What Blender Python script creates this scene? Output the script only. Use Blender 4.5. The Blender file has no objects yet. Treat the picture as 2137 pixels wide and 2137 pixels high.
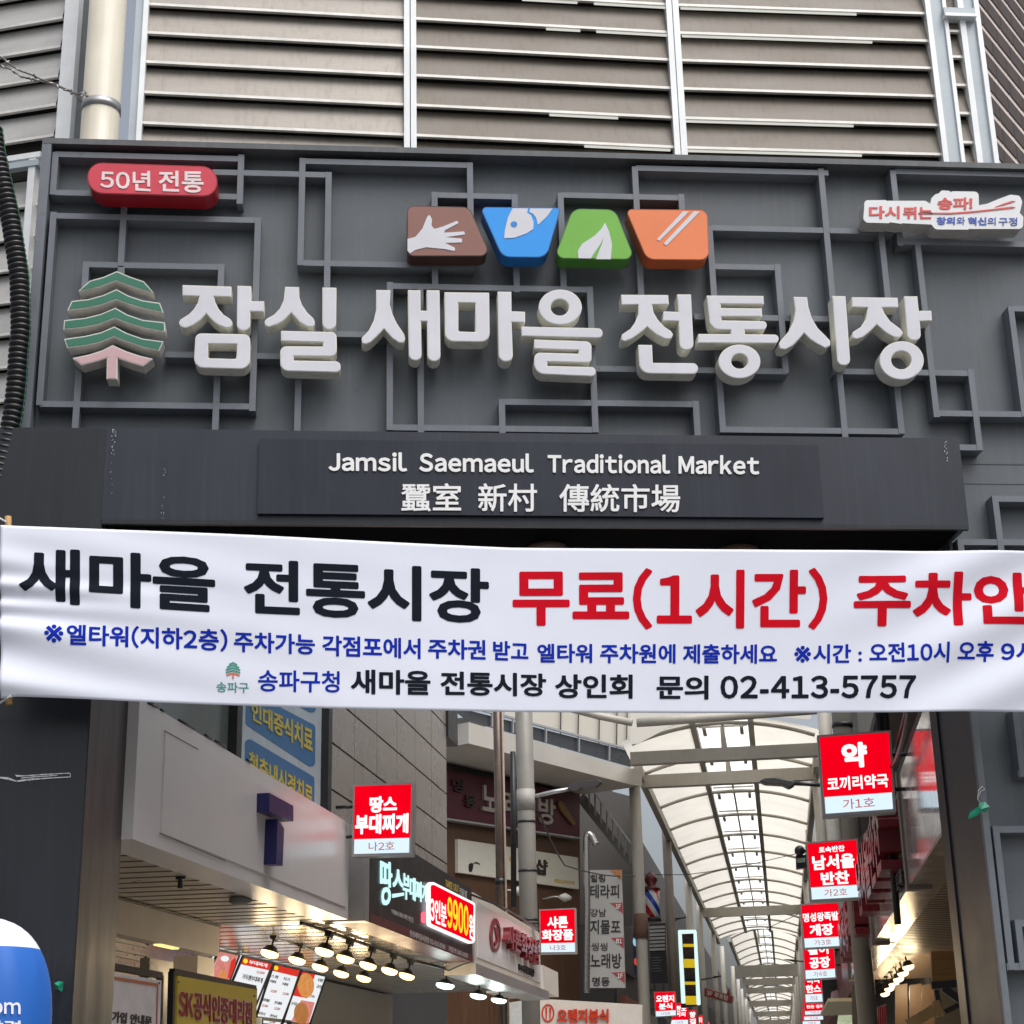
import bpy, bmesh, math, random
import mathutils
from mathutils import Vector, Matrix
from mathutils.geometry import tessellate_polygon
random.seed(7)
SC = bpy.context.scene
COL = SC.collection

# ---------------------------------------------------------------- camera
FPX, CPX = 3519.77, 1068.5
TH, RO, PS, PH = [math.radians(v) for v in (18.8778, -1.2985, 5.3452, 13.6309)]
EYE = Vector((0, 0, 1.6))
fw = Vector((math.sin(PS)*math.cos(TH), math.cos(PS)*math.cos(TH), math.sin(TH)))
rt0 = Vector((math.cos(PS), -math.sin(PS), 0)); up0 = rt0.cross(fw)
rt = rt0*math.cos(RO) + up0*math.sin(RO); up = up0*math.cos(RO) - rt0*math.sin(RO)
cam = bpy.data.cameras.new('camera'); camo = bpy.data.objects.new('camera', cam); COL.objects.link(camo)
M = Matrix((rt, up, -fw)).transposed().to_4x4(); M.translation = EYE
camo.matrix_world = M
cam.sensor_fit = 'HORIZONTAL'; cam.sensor_width = 36; cam.lens = 36*FPX/2137
cam.clip_start = 0.05; cam.clip_end = 2000
SC.camera = camo

# ---------------------------------------------------------------- light (overcast day)
SUN_EL, SUN_AZ = math.radians(62), math.radians(150)      # behind the viewer to the right, high
w = bpy.data.worlds.new('World'); SC.world = w; w.use_nodes = True
nt = w.node_tree; nt.nodes.clear()
o_ = nt.nodes.new('ShaderNodeOutputWorld'); b_ = nt.nodes.new('ShaderNodeBackground'); s_ = nt.nodes.new('ShaderNodeTexSky')
s_.sky_type = 'NISHITA'; s_.sun_disc = False; s_.sun_elevation = SUN_EL; s_.sun_rotation = SUN_AZ
s_.air_density = 1.0; s_.dust_density = 6.0; s_.ozone_density = 1.0
b_.inputs[1].default_value = 0.15
hv_ = nt.nodes.new('ShaderNodeHueSaturation'); hv_.inputs['Saturation'].default_value = .45; hv_.inputs['Value'].default_value = 1.0
nt.links.new(s_.outputs[0], hv_.inputs['Color']); nt.links.new(hv_.outputs[0], b_.inputs[0]); nt.links.new(b_.outputs[0], o_.inputs[0])
sl = bpy.data.lights.new('sun', 'SUN'); sl.energy = 1.5; sl.angle = math.radians(55); sl.color = (0.95, 0.975, 1.0)
so = bpy.data.objects.new('sun', sl); COL.objects.link(so)
sd = Vector((math.sin(SUN_AZ)*math.cos(SUN_EL), math.cos(SUN_AZ)*math.cos(SUN_EL), math.sin(SUN_EL)))
so.rotation_euler = sd.to_track_quat('Z', 'Y').to_euler(); so.location = (0, -20, 40)
vs = SC.view_settings; SC.display_settings.display_device = 'sRGB'
vs.view_transform = 'Standard'; vs.look = 'None'; vs.gamma = 1; vs.use_curve_mapping = False
EXPO = 0.2
vs.exposure = EXPO
SC.render.engine = 'CYCLES'; SC.cycles.use_denoising = True; SC.cycles.max_bounces = 8

# ---------------------------------------------------------------- measuring helpers
A_ = Vector((math.sin(PH), math.cos(PH), 0)); N_ = Vector((math.cos(PH), -math.sin(PH), 0)); Z_ = Vector((0, 0, 1))
def K(ox, oy, s): return lambda x, y: (ox + x/s, oy + y/s)
A1, A2, A3, A4 = K(0, 0, 1.8056), K(1067, 0, 1.8056), K(0, 500, 1.8056), K(1067, 500, 1.8056)
A5, A6 = K(0, 1050, 1.8056), K(1067, 1050, 1.8056)
B1, B2, B3, B4 = K(0, 1440, 2.76), K(650, 1460, 2.76), K(1250, 1460, 2.854), K(1600, 1460, 2.853)
B5, B6, B7 = K(230, 1850, 4.1106), K(700, 1700, 3.7154), K(1350, 1860, 4.2933)
D1, D2, D3, D4, D5, D6 = K(0, 0, 2.759), K(0, 680, 2.415), K(820, 400, 2.76), K(1780, 360, 5.412), K(1850, 0, 5.366), K(1850, 900, 6.439)
L0, L1, L2, L3, L4, L5 = K(120, 540, 6.9), K(360, 580, 5.3667), K(740, 580, 6.0375), K(1020, 590, 6.9), K(1280, 600, 5.0842), K(1620, 600, 5.682)
DD = K(0, 0, 0.90407)
S_ = lambda x, y: (x, y)
def ray(p): return rt*((p[0]-CPX)/FPX) - up*((p[1]-CPX)/FPX) + fw
def on(p, pl):                       # a point of the photograph measured onto a known plane of the place
    q, n = pl; r = ray(p); return EYE + r*((q-EYE).dot(n)/r.dot(n))
def PY(d): return (Vector((0, d, 0)), Vector((0, -1, 0)))
def AL(lat, al, z): return N_*lat + A_*al + Z_*z
def PL(lat, face=1): return (AL(lat, 0, 0), N_*face)
def PA(al): return (AL(0, al, 0), -A_)
def PZ(z): return (Vector((0, 0, z)), Vector((0, 0, -1)))
def alat(p, lat):                    # distance along the alley of a pixel on a wall plane
    return (on(p, PL(lat))).dot(A_)

# ---------------------------------------------------------------- materials
def new_mat(name):
    m = bpy.data.materials.new(name); m.use_nodes = True; t = m.node_tree; t.nodes.clear()
    o = t.nodes.new('ShaderNodeOutputMaterial'); return m, t, o
def mat(name, col, rough=0.6, metal=0.0, var=0.12, scale=6.0, streak=0.0, dirt=None, bump=0.0, spec=0.5, stretch=(1, 1, 1), speck=None):
    m, t, o = new_mat(name); N, L = t.nodes, t.links
    b = N.new('ShaderNodeBsdfPrincipled'); L.new(b.outputs[0], o.inputs[0])
    b.inputs['Roughness'].default_value = rough; b.inputs['Metallic'].default_value = metal
    b.inputs['Specular IOR Level'].default_value = spec
    tc = N.new('ShaderNodeTexCoord'); mp = N.new('ShaderNodeMapping'); L.new(tc.outputs['Object'], mp.inputs[0]); mp.inputs['Scale'].default_value = stretch
    nz = N.new('ShaderNodeTexNoise'); L.new(mp.outputs[0], nz.inputs[0]); nz.inputs['Scale'].default_value = scale; nz.inputs['Detail'].default_value = 8; nz.inputs['Roughness'].default_value = .65
    mr = N.new('ShaderNodeMapRange'); L.new(nz.outputs['Fac'], mr.inputs[0]); mr.inputs[1].default_value = .3; mr.inputs[2].default_value = .7
    mr.inputs[3].default_value = 1-var; mr.inputs[4].default_value = 1+var
    rgb = N.new('ShaderNodeRGB'); rgb.outputs[0].default_value = (*col, 1)
    hs = N.new('ShaderNodeVectorMath'); hs.operation = 'SCALE'; L.new(rgb.outputs[0], hs.inputs[0]); L.new(mr.outputs[0], hs.inputs['Scale'])
    out = hs.outputs[0]
    if streak:
        m2 = N.new('ShaderNodeMapping'); L.new(tc.outputs['Object'], m2.inputs[0]); m2.inputs['Scale'].default_value = (28, 28, 1.1)
        n2 = N.new('ShaderNodeTexNoise'); L.new(m2.outputs[0], n2.inputs[0]); n2.inputs['Scale'].default_value = 1.0; n2.inputs['Detail'].default_value = 5
        r2 = N.new('ShaderNodeMapRange'); L.new(n2.outputs['Fac'], r2.inputs[0]); r2.inputs[1].default_value = .5; r2.inputs[2].default_value = .78; r2.inputs[3].default_value = 0; r2.inputs[4].default_value = streak
        mx = N.new('ShaderNodeMix'); mx.data_type = 'RGBA'; L.new(r2.outputs[0], mx.inputs[0]); L.new(out, mx.inputs[6]); mx.inputs[7].default_value = (*(dirt or (.2, .19, .17)), 1)
        out = mx.outputs[2]
    if speck:
        n3 = N.new('ShaderNodeTexNoise'); L.new(tc.outputs['Object'], n3.inputs[0]); n3.inputs['Scale'].default_value = 26; n3.inputs['Detail'].default_value = 3
        r3 = N.new('ShaderNodeMapRange'); L.new(n3.outputs['Fac'], r3.inputs[0]); r3.inputs[1].default_value = .70; r3.inputs[2].default_value = .76; r3.inputs[3].default_value = 0; r3.inputs[4].default_value = .7
        m3 = N.new('ShaderNodeMix'); m3.data_type = 'RGBA'; L.new(r3.outputs[0], m3.inputs[0]); L.new(out, m3.inputs[6]); m3.inputs[7].default_value = (*speck, 1)
        out = m3.outputs[2]
    L.new(out, b.inputs['Base Color'])
    rr = N.new('ShaderNodeMapRange'); L.new(nz.outputs['Fac'], rr.inputs[0]); rr.inputs[1].default_value = .3; rr.inputs[2].default_value = .7
    rr.inputs[3].default_value = max(.03, rough-min(.08, var*.5)); rr.inputs[4].default_value = min(1, rough+min(.08, var*.5)); L.new(rr.outputs[0], b.inputs['Roughness'])
    if bump:
        bp = N.new('ShaderNodeBump'); bp.inputs['Strength'].default_value = bump; bp.inputs['Distance'].default_value = .01; L.new(nz.outputs['Fac'], bp.inputs['Height']); L.new(bp.outputs[0], b.inputs['Normal'])
    return m
def glow(name, col, k=1.0, var=0.0):
    m, t, o = new_mat(name); N, L = t.nodes, t.links
    var = var or .05
    e = N.new('ShaderNodeEmission'); e.inputs[0].default_value = (*col, 1); e.inputs[1].default_value = k/2**EXPO; L.new(e.outputs[0], o.inputs[0])
    if var:
        tc = N.new('ShaderNodeTexCoord'); nz = N.new('ShaderNodeTexNoise'); L.new(tc.outputs['Object'], nz.inputs[0]); nz.inputs['Scale'].default_value = 5 if var < .3 else 13
        mr = N.new('ShaderNodeMapRange'); L.new(nz.outputs['Fac'], mr.inputs[0]); mr.inputs[3].default_value = (1-var)*k/2**EXPO; mr.inputs[4].default_value = (1+var)*k/2**EXPO; L.new(mr.outputs[0], e.inputs[1])
    return m
def translucent(name, col, tcol, mixf):
    m, t, o = new_mat(name); N, L = t.nodes, t.links
    d = N.new('ShaderNodeBsdfDiffuse'); d.inputs[0].default_value = (*col, 1)
    tr = N.new('ShaderNodeBsdfTranslucent'); tr.inputs[0].default_value = (*tcol, 1)
    tc = N.new('ShaderNodeTexCoord'); nz = N.new('ShaderNodeTexNoise'); L.new(tc.outputs['Object'], nz.inputs[0]); nz.inputs['Scale'].default_value = .8; nz.inputs['Detail'].default_value = 6
    mr = N.new('ShaderNodeMapRange'); L.new(nz.outputs['Fac'], mr.inputs[0]); mr.inputs[3].default_value = .8; mr.inputs[4].default_value = 1.15
    sc = N.new('ShaderNodeVectorMath'); sc.operation = 'SCALE'; sc.inputs[0].default_value = tcol; L.new(mr.outputs[0], sc.inputs['Scale']); L.new(sc.outputs[0], tr.inputs[0])
    mx = N.new('ShaderNodeMixShader'); mx.inputs[0].default_value = mixf; L.new(d.outputs[0], mx.inputs[1]); L.new(tr.outputs[0], mx.inputs[2]); L.new(mx.outputs[0], o.inputs[0])
    return m
def glass(name, col, rough=.05):
    return mat(name, col, rough, 0, .1, 2, spec=.8)

# ---------------------------------------------------------------- object helpers
def link(o, parent=None):
    COL.objects.link(o)
    if parent is not None: o.parent = parent
    return o
def tag(o, label=None, cat=None, group=None, kind=None):
    if label: o['label'] = label
    if cat: o['category'] = cat
    if group: o['group'] = group
    if kind: o['kind'] = kind
    return o
def thing(name, label, cat, group=None):
    o = bpy.data.objects.new(name, None); o.empty_display_size = .1; link(o); return tag(o, label, cat, group)
def mesh_obj(name, bm, m, parent=None, smooth=False, label=None):
    bmesh.ops.recalc_face_normals(bm, faces=bm.faces[:])
    me = bpy.data.meshes.new(name); bm.to_mesh(me); bm.free()
    for x in (m if isinstance(m, (list, tuple)) else [m]): me.materials.append(x)
    if smooth:
        for p in me.polygons: p.use_smooth = True
    o = bpy.data.objects.new(name, me); link(o, parent)
    if label: o['label'] = label
    return o
def fillet(pts, n=6):
    out = []; k = len(pts)
    for i in range(k):
        p = pts[i]; r = p[2] if len(p) > 2 else 0
        P = Vector(p[:2])
        if r <= 0: out.append(P); continue
        a = Vector(pts[i-1][:2]) - P; b = Vector(pts[(i+1) % k][:2]) - P
        la, lb = a.length, b.length; a /= la; b /= lb
        ang = a.angle(b)
        if ang > 3.05 or ang < .05: out.append(P); continue
        tlen = min(r/math.tan(ang/2), la*.49, lb*.49); rr = tlen*math.tan(ang/2)
        cdir = (a+b).normalized(); c = P + cdir*(rr/math.sin(ang/2))
        s = P + a*tlen - c; e = P + b*tlen - c
        tot = s.angle(e); sg = 1 if s.x*e.y - s.y*e.x > 0 else -1
        for j in range(n+1):
            t = tot*j/n*sg; cs, sn = math.cos(t), math.sin(t)
            out.append(c + Vector((s.x*cs - s.y*sn, s.x*sn + s.y*cs)))
    return out
def ell(cx, cy, rx, ry, n=40): return [Vector((cx+rx*math.cos(2*math.pi*i/n), cy+ry*math.sin(2*math.pi*i/n))) for i in range(n)]
def prism(bm, loops, vec, mi=0, cap_back=True):
    """loops: list of lists of 3D points (outer first, then holes); swept by vec to the back."""
    pts = [p for l in loops for p in l]
    tris = tessellate_polygon([[Vector(p) for p in l] for l in loops])
    f = [bm.verts.new(p) for p in pts]
    fs = []
    for t in tris:
        try: fs.append(bm.faces.new([f[i] for i in t]))
        except ValueError: pass
    if vec is not None:
        b = [bm.verts.new(Vector(p)+vec) for p in pts]
        if cap_back:
            for t in tris:
                try: fs.append(bm.faces.new([b[i] for i in reversed(t)]))
                except ValueError: pass
        k = 0
        for l in loops:
            n = len(l)
            for i in range(n):
                try: fs.append(bm.faces.new([f[k+i], f[k+(i+1) % n], b[k+(i+1) % n], b[k+i]]))
                except ValueError: pass
            k += n
    for x in fs: x.material_index = mi
    return fs
def box(bm, a, b, mi=0):
    x0, y0, z0 = [min(a[i], b[i]) for i in range(3)]; x1, y1, z1 = [max(a[i], b[i]) for i in range(3)]
    v = [bm.verts.new(p) for p in ((x0, y0, z0), (x1, y0, z0), (x1, y1, z0), (x0, y1, z0), (x0, y0, z1), (x1, y0, z1), (x1, y1, z1), (x0, y1, z1))]
    for f in ((0, 3, 2, 1), (4, 5, 6, 7), (0, 1, 5, 4), (1, 2, 6, 5), (2, 3, 7, 6), (3, 0, 4, 7)):
        bm.faces.new([v[i] for i in f]).material_index = mi
def abox(bm, l0, l1, a0, a1, z0, z1, mi=0):          # box in alley axes
    v = [bm.verts.new(AL(l, a, z)) for z in (z0, z1) for l, a in ((l0, a0), (l1, a0), (l1, a1), (l0, a1))]
    for f in ((0, 3, 2, 1), (4, 5, 6, 7), (0, 1, 5, 4), (1, 2, 6, 5), (2, 3, 7, 6), (3, 0, 4, 7)):
        bm.faces.new([v[i] for i in f]).material_index = mi
def bar(bm, p, q, wd, ht, upv=Z_, mi=0):             # box along a line
    p, q = Vector(p), Vector(q); d = (q-p).normalized(); s = d.cross(upv)
    if s.length < 1e-4: s = d.cross(Vector((1, 0, 0)))
    s.normalize(); u = s.cross(d).normalized(); s *= wd/2; u *= ht/2
    v = [bm.verts.new(c+e) for c in (p, q) for e in (-s-u, s-u, s+u, -s+u)]
    for f in ((0, 1, 2, 3), (7, 6, 5, 4), (0, 4, 5, 1), (1, 5, 6, 2), (2, 6, 7, 3), (3, 7, 4, 0)):
        bm.faces.new([v[i] for i in f]).material_index = mi
def tube(bm, pts, r, seg=12, mi=0, cap=True):
    pts = [Vector(p) for p in pts]; rings = []; pu = None
    for i, p in enumerate(pts):
        d = (pts[min(i+1, len(pts)-1)] - pts[max(i-1, 0)]).normalized()
        if pu is None:
            pu = d.orthogonal().normalized()
        pu = (pu - d*pu.dot(d)).normalized(); s = d.cross(pu)
        rr = r[i] if isinstance(r, (list, tuple)) else r
        rings.append([bm.verts.new(p + (pu*math.cos(2*math.pi*k/seg) + s*math.sin(2*math.pi*k/seg))*rr) for k in range(seg)])
    for a, b in zip(rings, rings[1:]):
        for k in range(seg):
            f = bm.faces.new([a[k], a[(k+1) % seg], b[(k+1) % seg], b[k]]); f.material_index = mi; f.smooth = True
    if cap:
        bm.faces.new(rings[0][::-1]).material_index = mi; bm.faces.new(rings[-1]).material_index = mi
def obj1(name, fn, m, parent=None, label=None):
    bm = bmesh.new(); fn(bm); return mesh_obj(name, bm, m, parent, label=label)
def Bx(name, a, b, m, parent=None): return obj1(name, lambda bm: box(bm, a, b), m, parent)
def ABx(name, l0, l1, a0, a1, z0, z1, m, parent=None): return obj1(name, lambda bm: abox(bm, l0, l1, a0, a1, z0, z1), m, parent)
def slab(name, kk, pts, pl, th, m, parent=None, n=6, holes=()):
    """a traced outline given its own plane, real size and thickness"""
    lp = [[on(kk(*p), pl) for p in fillet(pts, n)]] + [[on(kk(*p), pl) for p in fillet(h, n)] for h in holes]
    bm = bmesh.new(); prism(bm, lp, -pl[1].normalized()*th); return mesh_obj(name, bm, m, parent)
_tc, _gc = {}, {}
FWID = {c: chr(ord(c)+0xFEE0) for c in 'ABCDEFGHIJKLMNOPQRSTUVWXYZabcdefghijklmnopqrstuvwxyz0123456789()!'}
def glyph(ch, bold):
    """outline of one character, made heavier by bold (Minkowski sum with a small octagon, united by a constrained triangulation)"""
    k = (ch, bold)
    if k in _gc: return _gc[k]
    c = bpy.data.curves.new('t', 'FONT'); c.body = FWID.get(ch, ch); c.size = 1; c.resolution_u = 3; c.fill_mode = 'FRONT'
    o = bpy.data.objects.new('t', c); COL.objects.link(o)
    dg = bpy.context.evaluated_depsgraph_get(); me = bpy.data.meshes.new_from_object(o.evaluated_get(dg))
    V = [Vector(v.co[:2]) for v in me.vertices]; Fc = [tuple(p.vertices) for p in me.polygons]
    bpy.data.objects.remove(o); bpy.data.curves.remove(c); bpy.data.meshes.remove(me)
    Fc = [f for f in Fc if abs(sum(V[f[i]].cross(V[f[(i+1) % len(f)]]) for i in range(len(f)))) > 1e-6]
    if bold and V:
        uses = {}
        for f in Fc:
            for i in range(len(f)):
                e = (f[i], f[(i+1) % len(f)]); uses[frozenset(e)] = uses.get(frozenset(e), 0)+1
        P = list(V); F2 = list(Fc)
        for e, n_ in uses.items():
            if n_ != 1: continue
            i, j = tuple(e); d = V[j]-V[i]
            if d.length < 1e-5: continue
            d.normalize(); q = Vector((-d.y, d.x))*bold; x = d*bold*.55
            k0 = len(P); P += [V[i]-q-x*.0, V[j]-q+x*.0, V[j]+q, V[i]+q]; F2.append((k0, k0+1, k0+2, k0+3))
        for i in {i for e, n_ in uses.items() if n_ == 1 for i in e}:
            k0 = len(P); P += [V[i]+Vector((math.cos(a*math.pi/4+.3927), math.sin(a*math.pi/4+.3927)))*bold*1.06 for a in range(8)]; F2.append(tuple(range(k0, k0+8)))
        r = mathutils.geometry.delaunay_2d_cdt(P, [], F2, 1, 1e-5)
        V = [Vector(v) for v in r[0]]; Fc = [tuple(f) for f, of in zip(r[2], r[5]) if of]
        Fc = [f if (V[f[1]]-V[f[0]]).cross(V[f[2]]-V[f[0]]) > 0 else f[::-1] for f in Fc]
    _gc[k] = (V, Fc); return _gc[k]
def text2d(s, bold=0.0, shear=0.0):
    k = (s, bold)
    if k in _tc: return _tc[k]
    V, Fc, x = [], [], 0.0
    for ch in s:
        if ch == ' ': x += .30; continue
        gv, gf = glyph(ch, bold)
        if not gv: continue
        x0 = min(v.x for v in gv); x1 = max(v.x for v in gv)
        if ord(ch) < 0x2000: dx = x+.035-x0; adv = x1-x0+.075
        else: dx = x; adv = .92 if 0xAC00 <= ord(ch) <= 0xD7A3 else 1.0
        k0 = len(V); V += [Vector((v.x+dx, v.y)) for v in gv]; Fc += [tuple(i+k0 for i in f) for f in gf]; x += adv
    x0, x1 = min(v.x for v in V), max(v.x for v in V); y0, y1 = min(v.y for v in V), max(v.y for v in V)
    V = [((v.x-x0)/(x1-x0), (v.y-y0)/(y1-y0)) for v in V]
    _tc[k] = (V, Fc); return _tc[k]
def put_text(bm, s, quad, bold=.02, th=0.0, mi=0, warp=None, shear=0.0):
    """quad: 3D corners TL TR BR BL; text stretched into it; th>0 gives raised letters (towards the quad's front)"""
    TL, TR, BR, BL = quad; V, Fc = text2d(s, bold, shear)
    nrm = (TR-TL).cross(TL-BL).normalized()
    P = []
    for u, v in V:
        p = (BL*(1-u)+BR*u)*(1-v) + (TL*(1-u)+TR*u)*v
        P.append(p)
    f = [bm.verts.new(p + nrm*th) for p in P]; fc = []
    for q in Fc:
        try: fc.append(bm.faces.new([f[i] for i in q]))
        except ValueError: pass
    if th > 0:
        cnt = {}
        for q in Fc:
            for i in range(len(q)):
                e = (q[i], q[(i+1) % len(q)]); cnt[e] = cnt.get(e, 0)+1
        b = {}
        for (i, j) in list(cnt):
            if (j, i) not in cnt:
                for k in (i, j):
                    if k not in b: b[k] = bm.verts.new(P[k])
                try: fc.append(bm.faces.new([f[j], f[i], b[i], b[j]]))
                except ValueError: pass
    for q in fc: q.material_index = mi
def quad_on(kk, q, pl, off=.004):
    n = pl[1].normalized(); pl2 = (pl[0]+n*off, n)
    return [on(kk(*p), pl2) for p in q]
def lettering(name, s, kk, q, pl, m, parent, bold=.02, th=0.003, off=.003, shear=0.0):
    """q: TL TR BR BL pixel corners"""
    bm = bmesh.new(); put_text(bm, s, quad_on(kk, q, pl, off), bold, th, shear=shear)
    me = bpy.data.meshes.new(name); bm.to_mesh(me); bm.free(); me.materials.append(m)
    o = bpy.data.objects.new(name, me); link(o, parent); return o
def R4(x0, y0, x1, y1): return [(x0, y0), (x1, y0), (x1, y1), (x0, y1)]
def copy_tree(o, parent=None):
    c = o.copy(); COL.objects.link(c); c.parent = parent
    for ch in list(o.children): copy_tree(ch, c)
    return c
def offset2(pts, d):
    """inset of a closed 2D outline by d (towards its inside if d>0)"""
    n = len(pts); ar = sum(pts[i].x*pts[(i+1) % n].y - pts[(i+1) % n].x*pts[i].y for i in range(n)); sg = 1 if ar > 0 else -1
    out = []
    for i in range(n):
        a = (pts[i]-pts[i-1]); b = (pts[(i+1) % n]-pts[i])
        if a.length < 1e-6: a = b
        if b.length < 1e-6: b = a
        a = a.normalized(); b = b.normalized()
        na, nb = Vector((-a.y, a.x))*sg, Vector((-b.y, b.x))*sg
        m = na+nb; l = m.length
        if l < .3: m = na; k = 1
        else: m /= l; k = min(1/max(m.dot(na), .3), 2.2)
        out.append(pts[i] + m*d*k)
    return out
def channel(parent, kk, outer, pl, depth, body_m, face_m, rim, holes=(), n=7, face=True, body='letter_body', facen='letter_face'):
    """a channel letter: box of real depth with a slightly inset face"""
    o2 = fillet(outer, n); h2 = [fillet(h, n) if not isinstance(h[0], Vector) else h for h in holes]
    nm = pl[1].normalized()
    bm = bmesh.new(); prism(bm, [[on(kk(*p), pl) for p in l] for l in [o2]+h2], -nm*depth); a = mesh_obj(body, bm, body_m, parent)
    if face:
        pl2 = (pl[0]+nm*.003, nm)
        lo = [offset2(o2, rim)] + [offset2(h, -rim) for h in h2]
        bm = bmesh.new(); prism(bm, [[on(kk(*p), pl2) for p in l] for l in lo], -nm*.0028); mesh_obj(facen, bm, face_m, parent)
    return a
# ================================================================ materials of the gate
G_panel = mat('painted_panel_grey', (.096, .110, .122), .45, 0, .14, 2.2, .34, (.15, .155, .155), speck=(.05, .055, .06))
G_bar = mat('painted_bar_grey', (.142, .158, .18), .45, 0, .12, 5, .3, (.10, .10, .10), speck=(.07, .07, .07))
G_trim = mat('painted_trim_grey', (.085, .09, .097), .45, 0, .15, 5, .25, (.2, .2, .19))
G_beam = mat('dark_steel_sheet', (.0135, .0175, .030), .42, .0, .18, 3, .26, (.05, .058, .08), stretch=(1, 1, .4))
G_pillar = mat('dark_pillar_sheet', (.0085, .010, .0145), .34, .0, .2, 2, .25, (.03, .034, .046), stretch=(1, 1, .25))
G_return = mat('brown_black_steel', (.007, .0055, .005), .5, 0, .25, 3, .25, (.022, .017, .014), stretch=(1, 1, .25))
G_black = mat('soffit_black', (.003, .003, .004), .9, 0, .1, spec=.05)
W_side = mat('letter_side_white', (.72, .71, .63), .5, 0, .07, 8, .40, (.34, .31, .22))
W_rim = W_side
W_face = mat('letter_face_acrylic', (.62, .62, .665), .4, 0, .06, 3, .10, (.5, .49, .47))
W_paint = mat('white_lettering', (.80, .80, .79), .45, 0, .04)
M_flake = mat('bare_primer', (.45, .46, .46), .7, 0, .2, 40)
# ================================================================ ground
obj1('ground', lambda bm: prism(bm, [[(-400, -400, 0), (400, -400, 0), (400, 600, 0), (-400, 600, 0)]], None), mat('asphalt', (.055, .055, .057), .9, 0, .25, 3))
tag(bpy.data.objects['ground'], kind='structure')
M_pave = mat('pale_paving', (.17, .165, .16), .8, 0, .12, 4)
Bx('pavement', (-9, -4, -.2), (12, 11.0, .012), M_pave); tag(bpy.data.objects['pavement'], kind='structure')  # unseen paving, put in pale to bounce light onto the undersides
obj1('alley_paving', lambda bm: abox(bm, -10, 4.5, 10.6, 310, -.2, .008), mat('alley_paving', (.40, .38, .35), .7, 0, .12, 4)); tag(bpy.data.objects['alley_paving'], kind='structure')  # unseen pale alley floor, added to bounce light into the shops
# ================================================================ market gate
gate = thing('market_gate', 'dark grey steel market gate with lattice sign panel above the alley entrance', 'gate')
PB, PF_ = 10.315, 10.20
XL, XR = -2.17, 6.4
ZT = on((1068, 318), PY(PF_)).z
ZB0, ZB1 = 4.96, 5.568
Bx('sign_panel', (XL+.03, PB, ZB1-.2), (XR, PB+.64, ZT-.02), G_panel, gate)
JX = 3.835
Bx('side_panel', (JX+.02, PB+.004, .0), (XR-.004, PB+.63, ZB1-.2), G_panel, gate)
Bx('seam_cover', (3.9, PB-.004, on((2100, 968), PY(PB)).z-.006), (XR-.01, PB+.01, on((2100, 968), PY(PB)).z+.004), G_trim, gate)
Bx('top_trim', (XL, PF_-.03, ZT-.042), (XR+.01, PB+.66, ZT), G_trim, gate)
Bx('edge_trim', (XL, PF_-.028, ZB1-.25), (XL+.062, PB+.655, ZT-.042), G_bar, gate)
# jamb on the right of the opening
Bx('jamb', (JX, PF_+.04, 0), (JX+.02, PF_+.73, ZB1-.2), mat('jamb_steel', (.034, .037, .046), .4, 0, .12, 3, .2, (.09, .09, .1)), gate)
Bx('jamb', (JX-.012, PF_+.60, 0), (JX, PF_+.735, ZB1-.2), G_pillar, gate)
# header beam and pillars
Bx('header_beam', (-2.115, 10.0, ZB0), (3.885, 10.97, ZB1), G_beam, gate)
Bx('beam_lip', (-1.595, 9.997, ZB0-.022), (3.882, 10.03, ZB0+.006), G_pillar, gate)
Bx('pillar', (-2.30, 9.996, 0), (-1.602, 10.98, ZB1-.003), G_pillar, gate)
Bx('pillar_return', (-1.62, 10.004, 0), (-1.596, 11.6, ZB0-.0), G_return, gate)
Bx('rear_pillar', (-2.29, 10.99, 0), (-1.625, 11.59, ZB0+.6), G_return, gate)
Bx('soffit', (-1.59, 10.05, ZB0-.012), (JX, 10.96, ZB0-.002), G_black, gate)
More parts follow.
